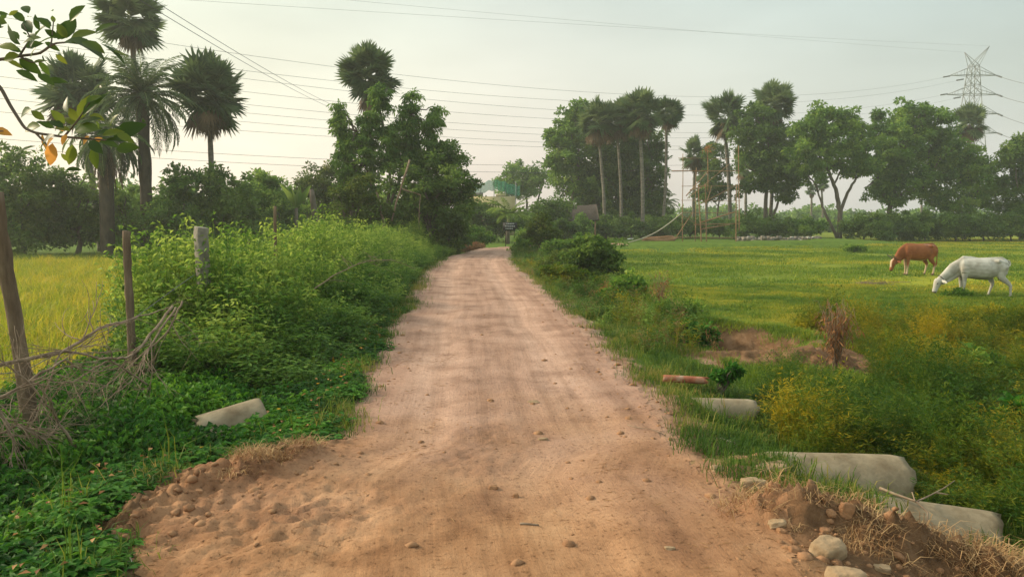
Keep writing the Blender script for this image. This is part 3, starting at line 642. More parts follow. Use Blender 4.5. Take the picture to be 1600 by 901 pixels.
# palms
def fan_crown(t, Rf, n, el_lo, el_hi, mat, name, seed, pet=.9, droop=.15):
    r = np.random.default_rng(seed); el = R(1) * r.uniform(el_lo, el_hi, n); az = np.arange(n) * 2.39996 + r.normal(0, .25, n)
    d = np.stack([np.cos(el) * np.cos(az), np.cos(el) * np.sin(az), np.sin(el)], 1); s = np.stack([-np.sin(az), np.cos(az), np.zeros(n)], 1)
    roll = r.normal(0, .5, n)[:, None]; u = np.cross(s, d); s = s * np.cos(roll) + u * np.sin(roll); u = np.cross(s, d)
    p = d * (pet * (.3 + .8 * r.uniform(0, 1, n) ** .6))[:, None]; Rr = Rf * r.uniform(.8, 1.12, n)
    K_ = 24; A = np.linspace(-1.9, 1.9, K_); V = []; T = []; vv = []; off = 0; fv = r.uniform(.1, .9, n)
    for j, a in enumerate(A):
        D = d * math.cos(a) + s * math.sin(a) + u * (.10 * (-1) ** j + .18 * abs(a)); D[:, 2] -= droop * .5
        ln = Rr * (1 - .10 * abs(a)) * r.uniform(.9, 1.08, n)
        v_, t_ = leaves(p, D, u + .3 * (-1) ** j * s, ln, ln * .20, .1); v_ = v_.reshape(n, 4, 3); v_[:, 2, 2] -= droop * ln
        V.append(v_.reshape(-1, 3)); T.append(t_ + off); off += n * 4; vv.append(np.repeat(fv, 2) + r.normal(0, .1, 2 * n))
    v_, t_ = leaves(p * 0, d, u, np.linalg.norm(p, axis=1) * 1.02, .07, .3); V.append(v_); T.append(t_ + off); vv.append(np.full(2 * n, .9))
    return mesh_np(name, np.concatenate(V), np.concatenate(T), G[mat], t, v=np.clip(np.concatenate(vv), 0, 1))
def palmyra(label, px, Y, cy, cr, bpx=None, tr=.19, n=42, skirt=10, group=None, lean=0, dead=0):
    """px, cy: crown centre in the picture; cr crown radius in pixels; bpx column of the trunk's foot"""
    b = bx_(bpx if bpx else px, Y); c = np.array(at(px, cy, Y)) - np.array(b); Rr = cr * Y / F
    t = thing('palmyra_palm', label, 'palm tree', b, 0, group); sd = int(px * 7 + Y)
    r = np.random.default_rng(sd); m = MB(); k = 16; tt = np.linspace(0, 1, k)[:, None]
    P_ = np.array([0, 0, -.3]) * (1 - tt) + (c - [0, 0, .2 * Rr]) * tt; P_[:, 0] += .12 * np.sin(tt[:, 0] * np.pi * 1.2) * r.choice([-1, 1]) * (c[2] / 10)
    rad = tr * (1.0 - .25 * tt[:, 0]) * (1 + .5 * np.exp(-tt[:, 0] * 25)) * (1 + .05 * r.normal(size=k)); m.tube(P_, rad, 12); m.build('trunk', M_palmbark, t, smooth=True)
    o = fan_crown(t, Rr * .55, int(n * 1.3), -62, 88, 'palm', 'crown', sd, pet=Rr * .58, droop=.07); o.location = c
    if skirt:
        o = fan_crown(t, Rr * .45, skirt, -86, -40, 'drypalm', 'dead_fronds', sd + 1, pet=Rr * .5, droop=.5); o.location = c - np.array([0, 0, .1 * Rr])
    return t
def feather_fronds(t, n, ln, el_lo, el_hi, mat, name, seed, bend=1.0, lf=.42, nl=50, lw=.055):
    r = np.random.default_rng(seed); V = []; T = []; vv = []; off = 0; mb = MB()
    for i in range(n):
        az = i * 2.39996 + r.normal(0, .2); el = R(1) * r.uniform(el_lo, el_hi); Ln = ln * r.uniform(.8, 1.1); K_ = nl
        tt = np.linspace(0, 1, K_); ang = el - bend * (tt ** 1.3) * r.uniform(1.1, 1.7)
        hz = np.cumsum(np.cos(ang)) * Ln / K_; vz = np.cumsum(np.sin(ang)) * Ln / K_
        P_ = np.stack([hz * math.cos(az), hz * math.sin(az), vz], 1); tg = norm(np.gradient(P_, axis=0)); sd = np.array([-math.sin(az), math.cos(az), 0])
        for sgn in (-1, 1):
            D = sgn * sd * .85 + tg * .55 + np.array([0, 0, -.25]) + r.normal(0, .12, (K_, 3)); l = lf * (np.sin(np.pi * np.clip(tt * .9 + .12, 0, 1)) ** .6) * r.uniform(.85, 1.1, K_)
            v_, t_ = leaves(P_, D, np.tile([0, 0, 1.], (K_, 1)), l, lw, .2); V.append(v_); T.append(t_ + off); off += len(v_); vv.append(np.full(2 * K_, r.uniform(.1, .9)))
        v_, t_ = leaves(P_[:-4:4], P_[4::4] - P_[:-4:4], np.tile([0, 0, 1.], (len(P_[:-4:4]), 1)), np.linalg.norm(P_[4::4] - P_[:-4:4], axis=1) * 1.5, .05, .2); V.append(v_); T.append(t_ + off); off += len(v_); vv.append(np.full(2 * len(P_[:-4:4]), 1.))
    return mesh_np(name, np.concatenate(V), np.concatenate(T), G[mat], t, v=np.concatenate(vv))

# left palms
palmyra('tallest palm at far left, round crown cut by the top of the frame', 205, 46, 26, 54, 228, n=46, skirt=6)
palmyra('palm with a full ball-shaped crown, rightmost of the left palms', 327, 42, 146, 62, 328, n=50, skirt=14, tr=.17)
palmyra('bushy palm left of the feather-leaved palm, partly hidden behind it', 120, 43, 140, 62, 160, n=44, skirt=12)
t = thing('date_palm', 'big palm with long drooping feathery fronds between the left palmyra palms', 'palm tree', bx_(232, 39))
c = np.array(at(222, 150, 39)) - np.array(bx_(232, 39)); m = MB(); k = 14; tt = np.linspace(0, 1, k)[:, None]
m.tube(np.array([0, 0, -.3]) * (1 - tt) + c * tt, .31 * (1 + .06 * rng.normal(size=k)), 12); m.build('trunk', M_darkbark, t, smooth=True)
o = feather_fronds(t, 72, 3.3, -35, 85, 'palm', 'crown', 5, bend=.95); o.location = c
t = thing('date_palm', 'shorter shaggy palm under the bushy palm, trunk hung with dry fronds', 'palm tree', bx_(168, 38))
c = np.array(at(165, 215, 38)) - np.array(bx_(168, 38)); m = MB()
m.tube(np.array([0, 0, -.3]) * (1 - tt) + c * tt, .34, 12); m.build('trunk', M_darkbark, t, smooth=True)
o = feather_fronds(t, 46, 2.6, -40, 75, 'palm', 'crown', 6, bend=1.2); o.location = c
o = feather_fronds(t, 26, 2.6, -88, -65, 'drypalm', 'dead_fronds', 7, bend=.2, lf=.25); o.location = c
# middle palm and the group of four
palmyra('single palm rising behind the drooping tree left of the road', 575, 47, 118, 52, 580, n=46, skirt=6)
g4 = 'palms standing in front of the dark grove'
palmyra('palm in front of the dark grove, first from the left of the four', 935, 70, 188, 35, 945, n=40, skirt=16, group=g4, tr=.16)
palmyra('palm in front of the dark grove, second from the left of the four', 965, 71, 186, 33, 970, n=38, skirt=16, group=g4, tr=.16)
palmyra('thickest palm of the four in front of the dark grove, third from the left', 1000, 69, 176, 38, 1003, n=46, skirt=14, tr=.19, group=g4)
palmyra('curved palm with a small tufted crown, rightmost of the four by the dark grove', 1043, 72, 176, 28, 1033, n=34, skirt=8, group=g4, tr=.16)
palmyra('open crowned palm behind the scaffold, sky showing between its fronds', 1133, 78, 180, 38, 1140, n=24, skirt=6, tr=.22)
palmyra('palm whose round crown stands above the dark tree right of the scaffold', 1210, 76, 162, 36, 1200, n=44, skirt=12, tr=.2)
palmyra('palm whose crown overlaps the foot of the pylon', 1515, 90, 190, 30, 1512, n=40, skirt=14, tr=.2)
palmyra('small ragged palm behind the left side of the scaffold', 1086, 88, 240, 28, 1084, n=22, skirt=8, tr=.2)
palmyra('small palm just behind the middle of the scaffold', 1104, 96, 270, 24, 1105, n=26, skirt=12, tr=.2)
palmyra('slim palm between the scaffold and the forked tree', 1166, 92, 262, 22, 1166, n=20, skirt=12, tr=.2)
far = 'tiny palms seen far away under the right tree crowns'
for px, cy, cr, lb in ((1268, 298, 10, 'tiny distant palm, left of the pair seen beside the forked trunk'), (1284, 285, 13, 'taller tiny distant palm, right of the pair beside the forked trunk'), (1391, 300, 9, 'tiny distant palm behind the trunk of the largest right tree'), (1440, 296, 10, 'tiny distant palm right of the trunk of the largest right tree')):
    palmyra(lb, px, 118, cy, cr, px, n=24, skirt=5, tr=.18, group=far)
t = thing('coconut_palm', 'small distant feathery palm between the dark grove and the scaffold', 'palm tree', bx_(1041, 105)); c = np.array(at(1041, 316, 105)) - np.array(bx_(1041, 105))
m = MB(); m.tube([[0, 0, -.3], c], .16, 8); m.build('trunk', M_palmbark, t); o = feather_fronds(t, 22, 2.3, -20, 80, 'palm', 'crown', 9, nl=26, lf=.5, lw=.08); o.location = c
t = thing('banana_plant', 'banana plant with arching pale fronds behind the black notice board', 'plant', bx_(793, 56)); c = np.array(at(795, 335, 56)) - np.array(bx_(793, 56))
m = MB(); m.tube([[0, 0, -.2], c], [.16, .10], 8); m.build('stem', M_bark, t); o = feather_fronds(t, 17, 2.2, 5, 85, 'banana', 'crown', 10, nl=24, lf=.4, lw=.10, bend=.9); o.location = c

# --- centre-left trees beside the road
ptree('drooping_tree', 'tall tree with drooping feathery branches on the left edge of the road', 600, 36,
      [(596, 148, 11, 1.6), (590, 172, 15, 1.5), (578, 200, 20, 1.2), (643, 158, 11, 1.5), (640, 180, 15, 1.4), (634, 208, 24, 1.1), (682, 180, 10, 1.2), (670, 200, 15, 1.2), (530, 178, 9, 1.8), (534, 200, 12, 1.5), (545, 225, 18, 1.3), (540, 255, 22, 1.1), (590, 240, 32), (640, 245, 32), (680, 235, 20), (560, 295, 32, 1.1), (700, 255, 20), (610, 210, 14)],
      stems_px=[[(598, None), (600, 340), (622, 290), (640, 180)], [(596, None), (590, 330), (575, 270), (560, 210)], [(598, 360), (610, 290), (606, 230), (590, 160)]],
      mat='mid', trunk_r=.13, clump_r=.28, per=70, size=.16, dens=1.35, aspect=.3, droop=1.1, limbs=40)
ptree('dense_tree', 'dark dense rounded tree overhanging the left edge of the road bend', 672, 35,
      [(655, 290, 48), (695, 270, 40), (700, 330, 40), (660, 345, 50, .9), (715, 300, 26), (625, 340, 36), (690, 370, 38, .6), (640, 375, 32, .7), (705, 235, 18)], mat='dark', trunk_r=.2, clump_r=.42, per=90, size=.14, dens=1.3, limbs=20)
ptree('lime_bush', 'yellow green bush at the foot of the drooping tree', 560, 33,
      [(548, 325, 32), (575, 300, 26), (600, 345, 30, .9), (530, 300, 20), (560, 360, 34, .7)], mat='lime', trunk_r=.1, clump_r=.35, per=60, size=.13, dens=1.0, cat='bush')  # yellow-green is the bush's own leaf colour
# dead hanging branch on it
b = at(660, 345, 33.5); m = MB()
for (p, q, a) in (((598, 395), (600, 345), .10), ((600, 345), (588, 300), .06), ((640, 250), (625, 300), .05), ((625, 300), (612, 345), .05), ((628, 295), (657, 305), .045), ((657, 305), (655, 388), .02)):
    m.tube(wobble(at(p[0], p[1], 33.2), at(q[0], q[1], 33.2), 8, .04), np.linspace(a, a * .7, 8), 6)
o = m.build('bare_branch', M_twig, smooth=True); tag(o, 'pale bare forked branch showing against the drooping tree', 'branch')

# --- left wall of trees behind the paddy
wall = 'thicket trees behind the paddy'
for i, (px, Y, L_, mt, lb) in enumerate([
    (-60, 40, [(-60, 290, 60), (-20, 330, 50), (-90, 350, 60)], 'dark', 'dark tree at the extreme left edge behind the paddy'),
    (35, 39, [(30, 275, 48), (5, 325, 45), (60, 335, 45), (85, 290, 34), (30, 365, 50, .6)], 'dark', 'dark rounded tree behind the leaning fence post'),
    (120, 40, [(110, 300, 40), (140, 345, 45), (95, 360, 40, .7)], 'dark', 'low dark tree below the shaggy palm'),
    (195, 41, [(195, 310, 30), (215, 350, 42), (175, 365, 40, .7)], 'mid', 'mid green tree around the feathery palm trunk'),
    (270, 39, [(268, 300, 30), (290, 280, 24), (250, 345, 40), (300, 345, 45), (275, 370, 40, .6)], 'mid', 'mid green tree left below the ball-crowned palm'),
    (345, 40, [(345, 285, 30), (365, 310, 38), (330, 340, 42), (380, 350, 40), (350, 375, 50, .5)], 'dark', 'dark tree right below the ball-crowned palm'),
    (420, 46, [(415, 300, 32), (400, 330, 38), (440, 335, 38), (420, 280, 16), (430, 365, 40, .6)], 'mid', 'bushy tree behind the tall weeds, left of the rounded pale tree'),
    (490, 52, [(490, 290, 30), (515, 285, 28), (475, 315, 34), (510, 325, 34), (495, 355, 40, .7)], 'lime', 'rounded paler tree left behind the drooping tree')]):
    ptree('thicket_tree', lb, px, Y, L_, mat=mt, clump_r=.48, per=72, size=.17, dens=1.15, trunk_r=.16, limbs=8, group=wall)
# stump palm leaning, banana clump
b = bx_(498, 44); m = MB(); m.tube(wobble((b[0], b[1], b[2]), at(487, 296, 44), 8, .03), [.2, .2, .19, .19, .18, .18, .17, .13], 8); o = m.build('broken_tree', M_bark, smooth=True); tag(o, 'leaning broken tree trunk behind the tall weeds', 'broken tree')
t = thing('banana_plant', 'pale banana plant behind the tall weeds near the leaning trunk', 'plant', bx_(463, 45)); c = np.array(at(463, 325, 45)) - np.array(bx_(463, 45))
m = MB(); m.tube([[0, 0, -.2], c], [.14, .10], 8); m.build('stem', M_bark, t)
r_ = np.random.default_rng(2); az = np.arange(9) * 2.4; D = np.stack([np.cos(az) * .5, np.sin(az) * .5, r_.uniform(.6, 1.2, 9)], 1); V, T = leaves(np.zeros((9, 3)), D, np.stack([np.cos(az + 1.5), np.sin(az + 1.5), np.zeros(9)], 1), r_.uniform(1.2, 1.9, 9), .42, .1)
o = mesh_np('leaves', V, T, G['banana'], t, v=r_.uniform(0, 1, len(T))); o.location = c

# --- centre distance
ptree('far_tree', 'round headed tree with a thin trunk beyond the road bend', 823, 92, [(815, 272, 26, .7), (838, 275, 20, .7), (800, 290, 22, .8), (785, 292, 18), (825, 292, 22, .6)], stems_px=[[(824, None), (823, 300)], [(850, None), (845, 300), (850, 285)]], mat='mid', clump_r=.7, per=70, size=.3, trunk_r=.22, limbs=10)
ptree('far_tree', 'dark low tree around the roadside hut', 850, 62, [(848, 335, 26, .8), (875, 325, 22, .7), (830, 345, 22), (862, 355, 26, .7)], mat='dark', clump_r=.5, per=70, size=.2, trunk_r=.15, limbs=6)
ptree('far_tree', 'dark green mass of trees between road bend and netting', 765, 60, [(750, 345, 26), (775, 340, 22), (738, 330, 18), (775, 360, 20), (812, 350, 20)], mat='dark', clump_r=.5, per=70, size=.2, trunk_r=.15, limbs=6)
ptree('far_tree', 'pale green bush in front of the yellow wall beyond the bend', 748, 66, [(745, 325, 18, .7), (765, 325, 14, .7)], mat='lime', clump_r=.5, per=60, size=.2, trunk_r=.12, limbs=4, cat='bush')
# dark grove behind the four palms
ptree('grove_tree', 'tall tree with rounded lobes, left side of the dark grove', 890, 76, [(890, 190, 24), (905, 205, 28), (875, 225, 24), (868, 215, 14), (900, 240, 30), (880, 270, 26), (905, 285, 30), (870, 255, 18), (905, 170, 12)], mat='mid', clump_r=.6, per=80, size=.26, dens=1.0, trunk_r=.22, limbs=20)
ptree('grove_tree', 'dense dark tree directly behind the first three palms', 960, 78, [(935, 215, 32), (965, 225, 36), (945, 265, 40), (980, 260, 40), (960, 305, 44), (925, 300, 34), (930, 340, 34, .7), (990, 320, 36), (970, 345, 36, .6)], mat='dark', clump_r=.65, per=85, size=.26, dens=1.25, trunk_r=.3, limbs=14)
ptree('grove_tree', 'dark tree filling the right side of the dark grove', 1010, 77, [(1010, 225, 26), (1015, 265, 28), (1012, 305, 28), (1020, 240, 18), (1018, 335, 28, .8)], mat='dark', clump_r=.6, per=80, size=.26, dens=1.1, trunk_r=.25, limbs=14)
# right side trees
ptree('scaffold_tree', 'thin tree behind the top of the scaffold', 1122, 84, [(1115, 240, 18), (1125, 265, 18), (1112, 300, 20), (1132, 300, 18), (1100, 305, 14)], mat='dark', clump_r=.5, per=60, size=.24, dens=.9, trunk_r=.15, limbs=16)
ptree('shade_tree', 'dark spreading tree right of the scaffold with a palm rising through it', 1196, 74, [(1180, 185, 26), (1165, 215, 22), (1195, 215, 32), (1225, 215, 24), (1180, 250, 28), (1215, 250, 30), (1200, 285, 28), (1238, 275, 22), (1175, 290, 16), (1228, 300, 18)], stems_px=[[(1200, None), (1196, 320), (1205, 230)], [(1204, None), (1215, 320), (1235, 270)]], mat='dark', clump_r=.6, per=80, size=.26, dens=1.05, trunk_r=.26, limbs=30)
ptree('shade_tree', 'broad green tree with a forked Y-shaped trunk in the right row', 1311, 70, [(1290, 190, 30), (1265, 200, 24), (1325, 195, 28), (1300, 225, 36), (1262, 235, 26), (1345, 225, 26), (1275, 262, 26), (1330, 258, 28), (1250, 262, 16), (1350, 262, 20)],
      stems_px=[[(1310, None), (1313, 330), (1306, 295), (1292, 262)], [(1313, 330), (1330, 290), (1350, 265)], [(1300, None), (1288, 330), (1278, 300)]], mat='mid', clump_r=.62, per=85, size=.26, dens=1.05, trunk_r=.27, limbs=30)
ptree('shade_tree', 'largest tree of the right row, wide layered crown left of the pylon', 1395, 73, [(1385, 195, 28), (1425, 180, 28), (1460, 195, 30), (1400, 225, 36), (1440, 225, 36), (1480, 225, 28), (1380, 262, 32), (1420, 270, 34), (1470, 265, 32), (1385, 300, 28), (1440, 300, 22), (1490, 250, 20)],
      stems_px=[[(1388, None), (1390, 320), (1405, 270)], [(1392, 315), (1415, 300), (1440, 295)], [(1388, 320), (1375, 290), (1370, 260)]], mat='mid', clump_r=.62, per=85, size=.26, dens=1.1, trunk_r=.3, limbs=36)
ptree('shade_tree', 'lower rounded tree beneath the pylon', 1505, 72, [(1515, 250, 24), (1540, 265, 22), (1500, 275, 26), (1530, 300, 28), (1500, 320, 28), (1555, 295, 18), (1470, 310, 20)], mat='mid', clump_r=.6, per=80, size=.25, trunk_r=.22, limbs=20)
ptree('shade_tree', 'tree cut off by the right edge of the photo', 1595, 70, [(1585, 240, 24), (1605, 225, 26), (1625, 260, 36), (1590, 280, 28), (1600, 315, 32), (1580, 335, 24), (1660, 240, 40), (1650, 310, 40)], mat='dark', clump_r=.6, per=80, size=.25, trunk_r=.25, limbs=20)
# undergrowth along the tree line
ug = 'bushes along the far edge of the meadow'
k = 0
ugl = [(905, 68, 22, 'dark', 'dark bush at the foot of the lobed grove tree'), (945, 69, 22, 'dark', 'dark bush at the foot of the first two palms'), (985, 69, 22, 'dark', 'dark bush at the foot of the third palm'), (1030, 71, 24, 'dark', 'dark bush at the foot of the curved palm'),
       (1078, 72, 20, 'dark', 'bush behind the left poles of the scaffold'), (1125, 72, 20, 'mid', 'bush behind the right poles of the scaffold'), (1168, 68, 28, 'dark', 'bush just right of the scaffold'), (1215, 69, 24, 'dark', 'bush at the foot of the tree with a palm through it'),
       (1262, 68, 20, 'mid', 'low bush left of the forked trunk'), (1350, 68, 26, 'dark', 'bush just right of the forked trunk'), (1398, 66, 34, 'dark', 'big bush under the largest right tree'), (1445, 67, 28, 'dark', 'bush straight behind the brown cow'),
       (1490, 66, 28, 'dark', 'bush behind the gap between the cows'), (1535, 67, 26, 'dark', 'bush straight behind the white cow'), (1580, 66, 26, 'dark', 'bush near the right edge of the photo'), (1630, 66, 28, 'dark', 'bush beyond the right edge of the tree row')]
for px, Y, rp, mt, lb in ugl:
    ptree('edge_bush', lb, px, Y, [(px, 352, rp, .6), (px - rp * .6, 360, rp * .7, .6), (px + rp * .7, 358, rp * .7, .6)], mat=mt, clump_r=.5, per=70, size=.2, dens=1.2, trunk_r=.08, limbs=3, group=ug, cat='bush', twigs=False)
# far horizon woods
def wood(name, label, x0, x1, y0, y1, n, h, seed):
    r = np.random.default_rng(seed); X_ = r.uniform(x0, x1, n); Y_ = r.uniform(y0, y1, n); Ls = [(a, b, -.4 + h * .35 * r.uniform(.5, 1.4), r.uniform(1.5, 3.2), 2.0, h * .5 * r.uniform(.6, 1.2)) for a, b in zip(X_, Y_)]
    V, T, v, C = foliage(Ls, 1.1, 46, .62, 1.0, seed); o = mesh_np(name, V, T, G['mid'], v=v); tag(o, label, 'woods', kind='stuff')
wood('far_woods', 'low far-off woods closing the horizon behind the trees', -190, 190, 150, 175, 210, 5.0, 31)
wood('far_thicket', 'distant scrub beyond the right tree row', 15, 150, 108, 128, 60, 2.2, 32)
wood('left_thicket', 'distant trees behind the left thicket', -75, -8, 62, 78, 60, 6.0, 33)

# ------------------------------------------------------------------ bushes near the road on the right
def bush(name, label, px, Y, L_, mat, size=.07, clump=.2, per=60, aspect=.5, dens=1.2, group=None, cat='bush', droop=.2):
    b = bx_(px, Y); t = thing(name, label, cat, b, 0, group); Ls = lobes_px(b, Y, L_)
    V, T, v, C = foliage(Ls, clump, per, size, dens, int(px), aspect, droop, .3); mesh_np('foliage', V, T, G[mat], t, v=v)
    m = MB(); r = np.random.default_rng(int(px))
    for c in C[r.choice(len(C), min(16, len(C)), replace=False)]:
        P_ = np.linspace(0, 1, 6)[:, None] * c; P_[:, :2] *= np.linspace(0, 1, 6)[:, None] ** .5; P_[0, 2] = -.05; P_[1:-1] += r.normal(0, .012, (4, 3)); m.tube(P_, np.linspace(.014, .004, 6), 5)
    m.build('stem', M_bark, t); return t
bush('roadside_bush', 'yellow-leaved small tree by the road bend in front of the hut', 848, 36, [(848, 355, 16), (840, 370, 18), (860, 372, 16), (850, 340, 9)], 'lime', .12, .25)
bush('roadside_bush', 'dark rounded bush right of the road, largest of the roadside bushes', 925, 21, [(920, 395, 30), (945, 398, 26), (905, 405, 24), (935, 380, 20), (925, 420, 26, .7), (950, 415, 18)], 'dark', .085, .18)
bush('roadside_bush', 'olive brown low bush in front of the dark rounded bush', 900, 19, [(890, 432, 24, .6), (915, 440, 26, .6), (870, 425, 18, .7), (935, 445, 18, .6)], 'fine', .06, .14, 80)
bush('roadside_bush', 'yellowish low shrub on the left flank of the dark rounded bush', 872, 23, [(872, 405, 18, .7), (888, 398, 16), (862, 415, 14)], 'lime', .06, .15)
bush('roadside_bush', 'grey green bush beyond the dark rounded bush by the road', 900, 30, [(885, 385, 20, .7), (905, 380, 16), (860, 388, 16)], 'mid', .09, .2)
bush('roadside_bush', 'small green bush on the inside of the road bend', 815, 38, [(815, 388, 16, .7), (830, 385, 16), (800, 392, 10, .6)], 'weed', .09, .22)
bush('leafy_plant', 'fresh green leafy plants left of the dried brown bush', 975, 15.5, [(960, 455, 20), (985, 450, 24), (1000, 440, 12), (990, 470, 20, .8), (955, 470, 14)], 'weed', .08, .14, cat='plant')
bush('leafy_plant', 'hanging green stalks below the dried brown bush', 1040, 13.5, [(1025, 485, 18), (1050, 490, 20), (1070, 500, 20, .8), (1035, 505, 18, .8), (1085, 480, 14)], 'weed', .09, .13, aspect=.25, droop=.9, cat='plant')
bush('leafy_plant', 'dark weeds on the near lip of the soil pit', 1095, 12.2, [(1080, 515, 18, .8), (1105, 525, 18, .8), (1060, 515, 16, .8)], 'cover', .07, .12, cat='plant')
bush('leafy_plant', 'small broad leaves growing beside the broken terracotta pipe', 1130, 7.3, [(1128, 590, 12, .7), (1146, 580, 10)], 'cover', .05, .05, 24, .5, cat='plant')
bush('leafy_plant', 'bright broad-leaved plant standing in the feathery weeds', 1520, 8.6, [(1500, 585, 24, .7), (1540, 580, 26, .7), (1520, 565, 20, .6), (1560, 590, 20, .6)], 'weed', .085, .10, 40, .75, cat='plant')
bush('leafy_plant', 'broad-leaved plant at the right edge below the feathery weeds', 1585, 6.3, [(1580, 660, 22, .7), (1600, 690, 26), (1590, 640, 12)], 'cover', .08, .09, 40, .7, cat='plant')
bush('yellow_bush', 'bright yellow green bush behind the bare soil of the pit', 1262, 12.6, [(1250, 510, 18, .8), (1275, 505, 20, .8), (1295, 515, 14, .8), (1238, 515, 10)], 'yellow', .04, .10, 70, .35)
bush('yellow_bush', 'yellow flowering bush right of the dried reddish weed', 1400, 10.5, [(1385, 535, 20, .7), (1410, 540, 18, .7), (1365, 560, 18, .8)], 'yellow', .04, .10, 60, .35)
bush('yellow_bush', 'yellow flowering bush in the field below the white cow', 1540, 14, [(1510, 495, 26, .5), (1555, 490, 28, .5), (1590, 500, 20, .6), (1480, 505, 18, .4)], 'yellow', .05, .12, 60, .35)
bush('meadow_tuft', 'dark tuft of weeds on the grass far left of the brown cow', 1335, 44, [(1325, 387, 8, .5), (1345, 388, 10, .4)], 'mid', .10, .15)
bush('meadow_tuft', 'green tuft of weeds beside the white cow muzzle', 1490, 18.8, [(1480, 463, 10, .5), (1500, 460, 13, .6)], 'weed', .06, .10)
bush('verge_bush', 'bright weeds on the left verge at the road bend', 735, 44, [(730, 372, 22, .8), (750, 375, 18, .8), (715, 378, 14)], 'weed', .12, .25)
bush('verge_bush', 'low dry weeds below the bright weeds at the road bend', 728, 42, [(725, 388, 14, .6), (742, 386, 14, .5)], 'straw', .10, .15, 50, .2)

bush('roadside_bush', 'dark leafy bush straight in front of the tiled hut', 882, 56, [(878, 352, 14, .8), (895, 356, 14, .8), (865, 358, 12), (905, 362, 12, .7)], 'dark', .16, .35)
bush('roadside_bush', 'green bush growing against the right corner of the tiled hut', 912, 58, [(910, 345, 11), (915, 358, 13)], 'mid', .16, .35)
bush('roadside_bush', 'low bush between the black notice board and the yellow-leaved small tree', 822, 46, [(818, 365, 11, .8), (832, 362, 12), (812, 372, 8)], 'mid', .12, .28)
bush('roadside_bush', 'reddish dry scrub among the weeds right of the road', 945, 17, [(940, 458, 14, .7), (952, 448, 10), (930, 465, 10, .6)], 'rust', .06, .10, 40, .3, .7)
# dried plants
def dry(name, label, px, Y, hpx, wpx, seed, mat='rust', n=42):
    b = bx_(px, Y); t = thing(name, label, 'dead plant', b); r = np.random.default_rng(seed); m = MB(); s = Y / F; Pk = []; Dk = []
    for i in range(n):
        a = r.uniform(0, 6.28); q = r.uniform(.1, 1) * wpx * s * .5; h = hpx * s * r.uniform(.5, 1.05); top = np.array([math.cos(a) * q, math.sin(a) * q, h])
        P_ = np.linspace(0, 1, 9)[:, None] ** np.array([1.6, 1.6, 1]) * top; P_[1:] += np.cumsum(r.normal(0, .012, (8, 3)), 0); P_[0, 2] = -.05
        k = r.integers(5, 8); P_[k:, 2] -= np.linspace(0, h * r.uniform(.05, .45), 9 - k)
        m.tube(P_, np.linspace(.004, .0015, 9), 4)
        for j in range(6): Pk.append(P_[r.integers(3, 9)]); Dk.append(np.array([r.normal(0, .5), r.normal(0, .5), -.9]))
    m.build('stalks', M_twig, t)
    V, T = leaves(np.array(Pk), np.array(Dk), r.normal(size=(len(Pk), 3)), r.uniform(.04, .13, len(Pk)), r.uniform(.006, .016, len(Pk)))
    mesh_np('dry_leaves', V, T, G[mat], t, v=r.uniform(0, 1, len(T)))
    return t
dry('dried_bush', 'dried brown bush standing above green stalks right of the road', 1034, 14.6, 80, 48, 1)
dry('dried_bush', 'tall dried reddish weed tangle beside the bare soil', 1312, 9.0, 125, 75, 2, n=110)
dry('dried_bush', 'small dried stalks beside the dark rounded bush', 968, 17, 45, 28, 3, 'straw', 20)

# ------------------------------------------------------------------ fence on the left
def post(name, label, b, top, r0, r1, mat, sides=9, seed=0, square=False, cat='fence post'):
    r = np.random.default_rng(seed); m = MB(); b = np.array(b, float); top = np.array(top, float); n = 26
    P_ = b + (top - b) * np.linspace(0, 1, n)[:, None]; P_[1:-1, 0] += np.sin(np.linspace(0, 5, n - 2)) * r0 * .14 + r.normal(0, r0 * .03, n - 2)
    if square: m.tube(P_, np.full(n, r0) , 4)
    else: m.tube(P_, np.linspace(r0, r1, n) * (1 + .05 * r.normal(size=n)), sides)
    o = m.build(name, mat, smooth=not square)
    if not square:
        me = o.data; co = np.empty(len(me.vertices) * 3, np.float32); me.vertices.foreach_get('co', co); co = co.reshape(-1, 3)
        co[:, :2] += r.normal(0, r0 * .05, (len(co), 2)); me.vertices.foreach_set('co', co.ravel())
    else:
        bv = o.modifiers.new('bevel', 'BEVEL'); bv.width = .008; bv.segments = 2
    tag(o, label, cat); return o
Y0 = 5.6; p = at(60, 715, Y0); tpp = at(-6, 300, Y0 - .15)
post('fence_post', 'thick rough wooden post leaning left at the left edge', (p[0], p[1], gz(p[0], p[1]) - .3), tpp, .062, .046, M_post, 12, 1)
o_l = (p, tpp)
p = at(207, 590, 7.4); q2 = at(198, 361, 7.4)
post('fence_post', 'slimmer upright wooden post behind the dead branches', (p[0], p[1], gz(p[0], p[1]) - .2), q2, .042, .036, M_post, 10, 2)
p = at(322, 470, 9.2); q2 = at(315, 355, 9.2)
post('fence_post', 'square grey concrete post standing in the tall weeds', (p[0], p[1], gz(p[0], p[1]) - .2), q2, .095, .095, M_concpost, 4, 3, True)
p = at(428, 410, 11.5); q2 = at(430, 322, 11.5)
post('fence_post', 'thin crooked grey stick poking above the weeds', (p[0], p[1], gz(p[0], p[1]) - .1), q2, .03, .022, M_post, 7, 4)
p = at(393, 400, 12.5); q2 = at(388, 372, 12.5)
post('fence_post', 'short stub of a stake left of the thin crooked stick', (p[0], p[1], gz(p[0], p[1]) - .1), q2, .035, .03, M_post, 7, 5)
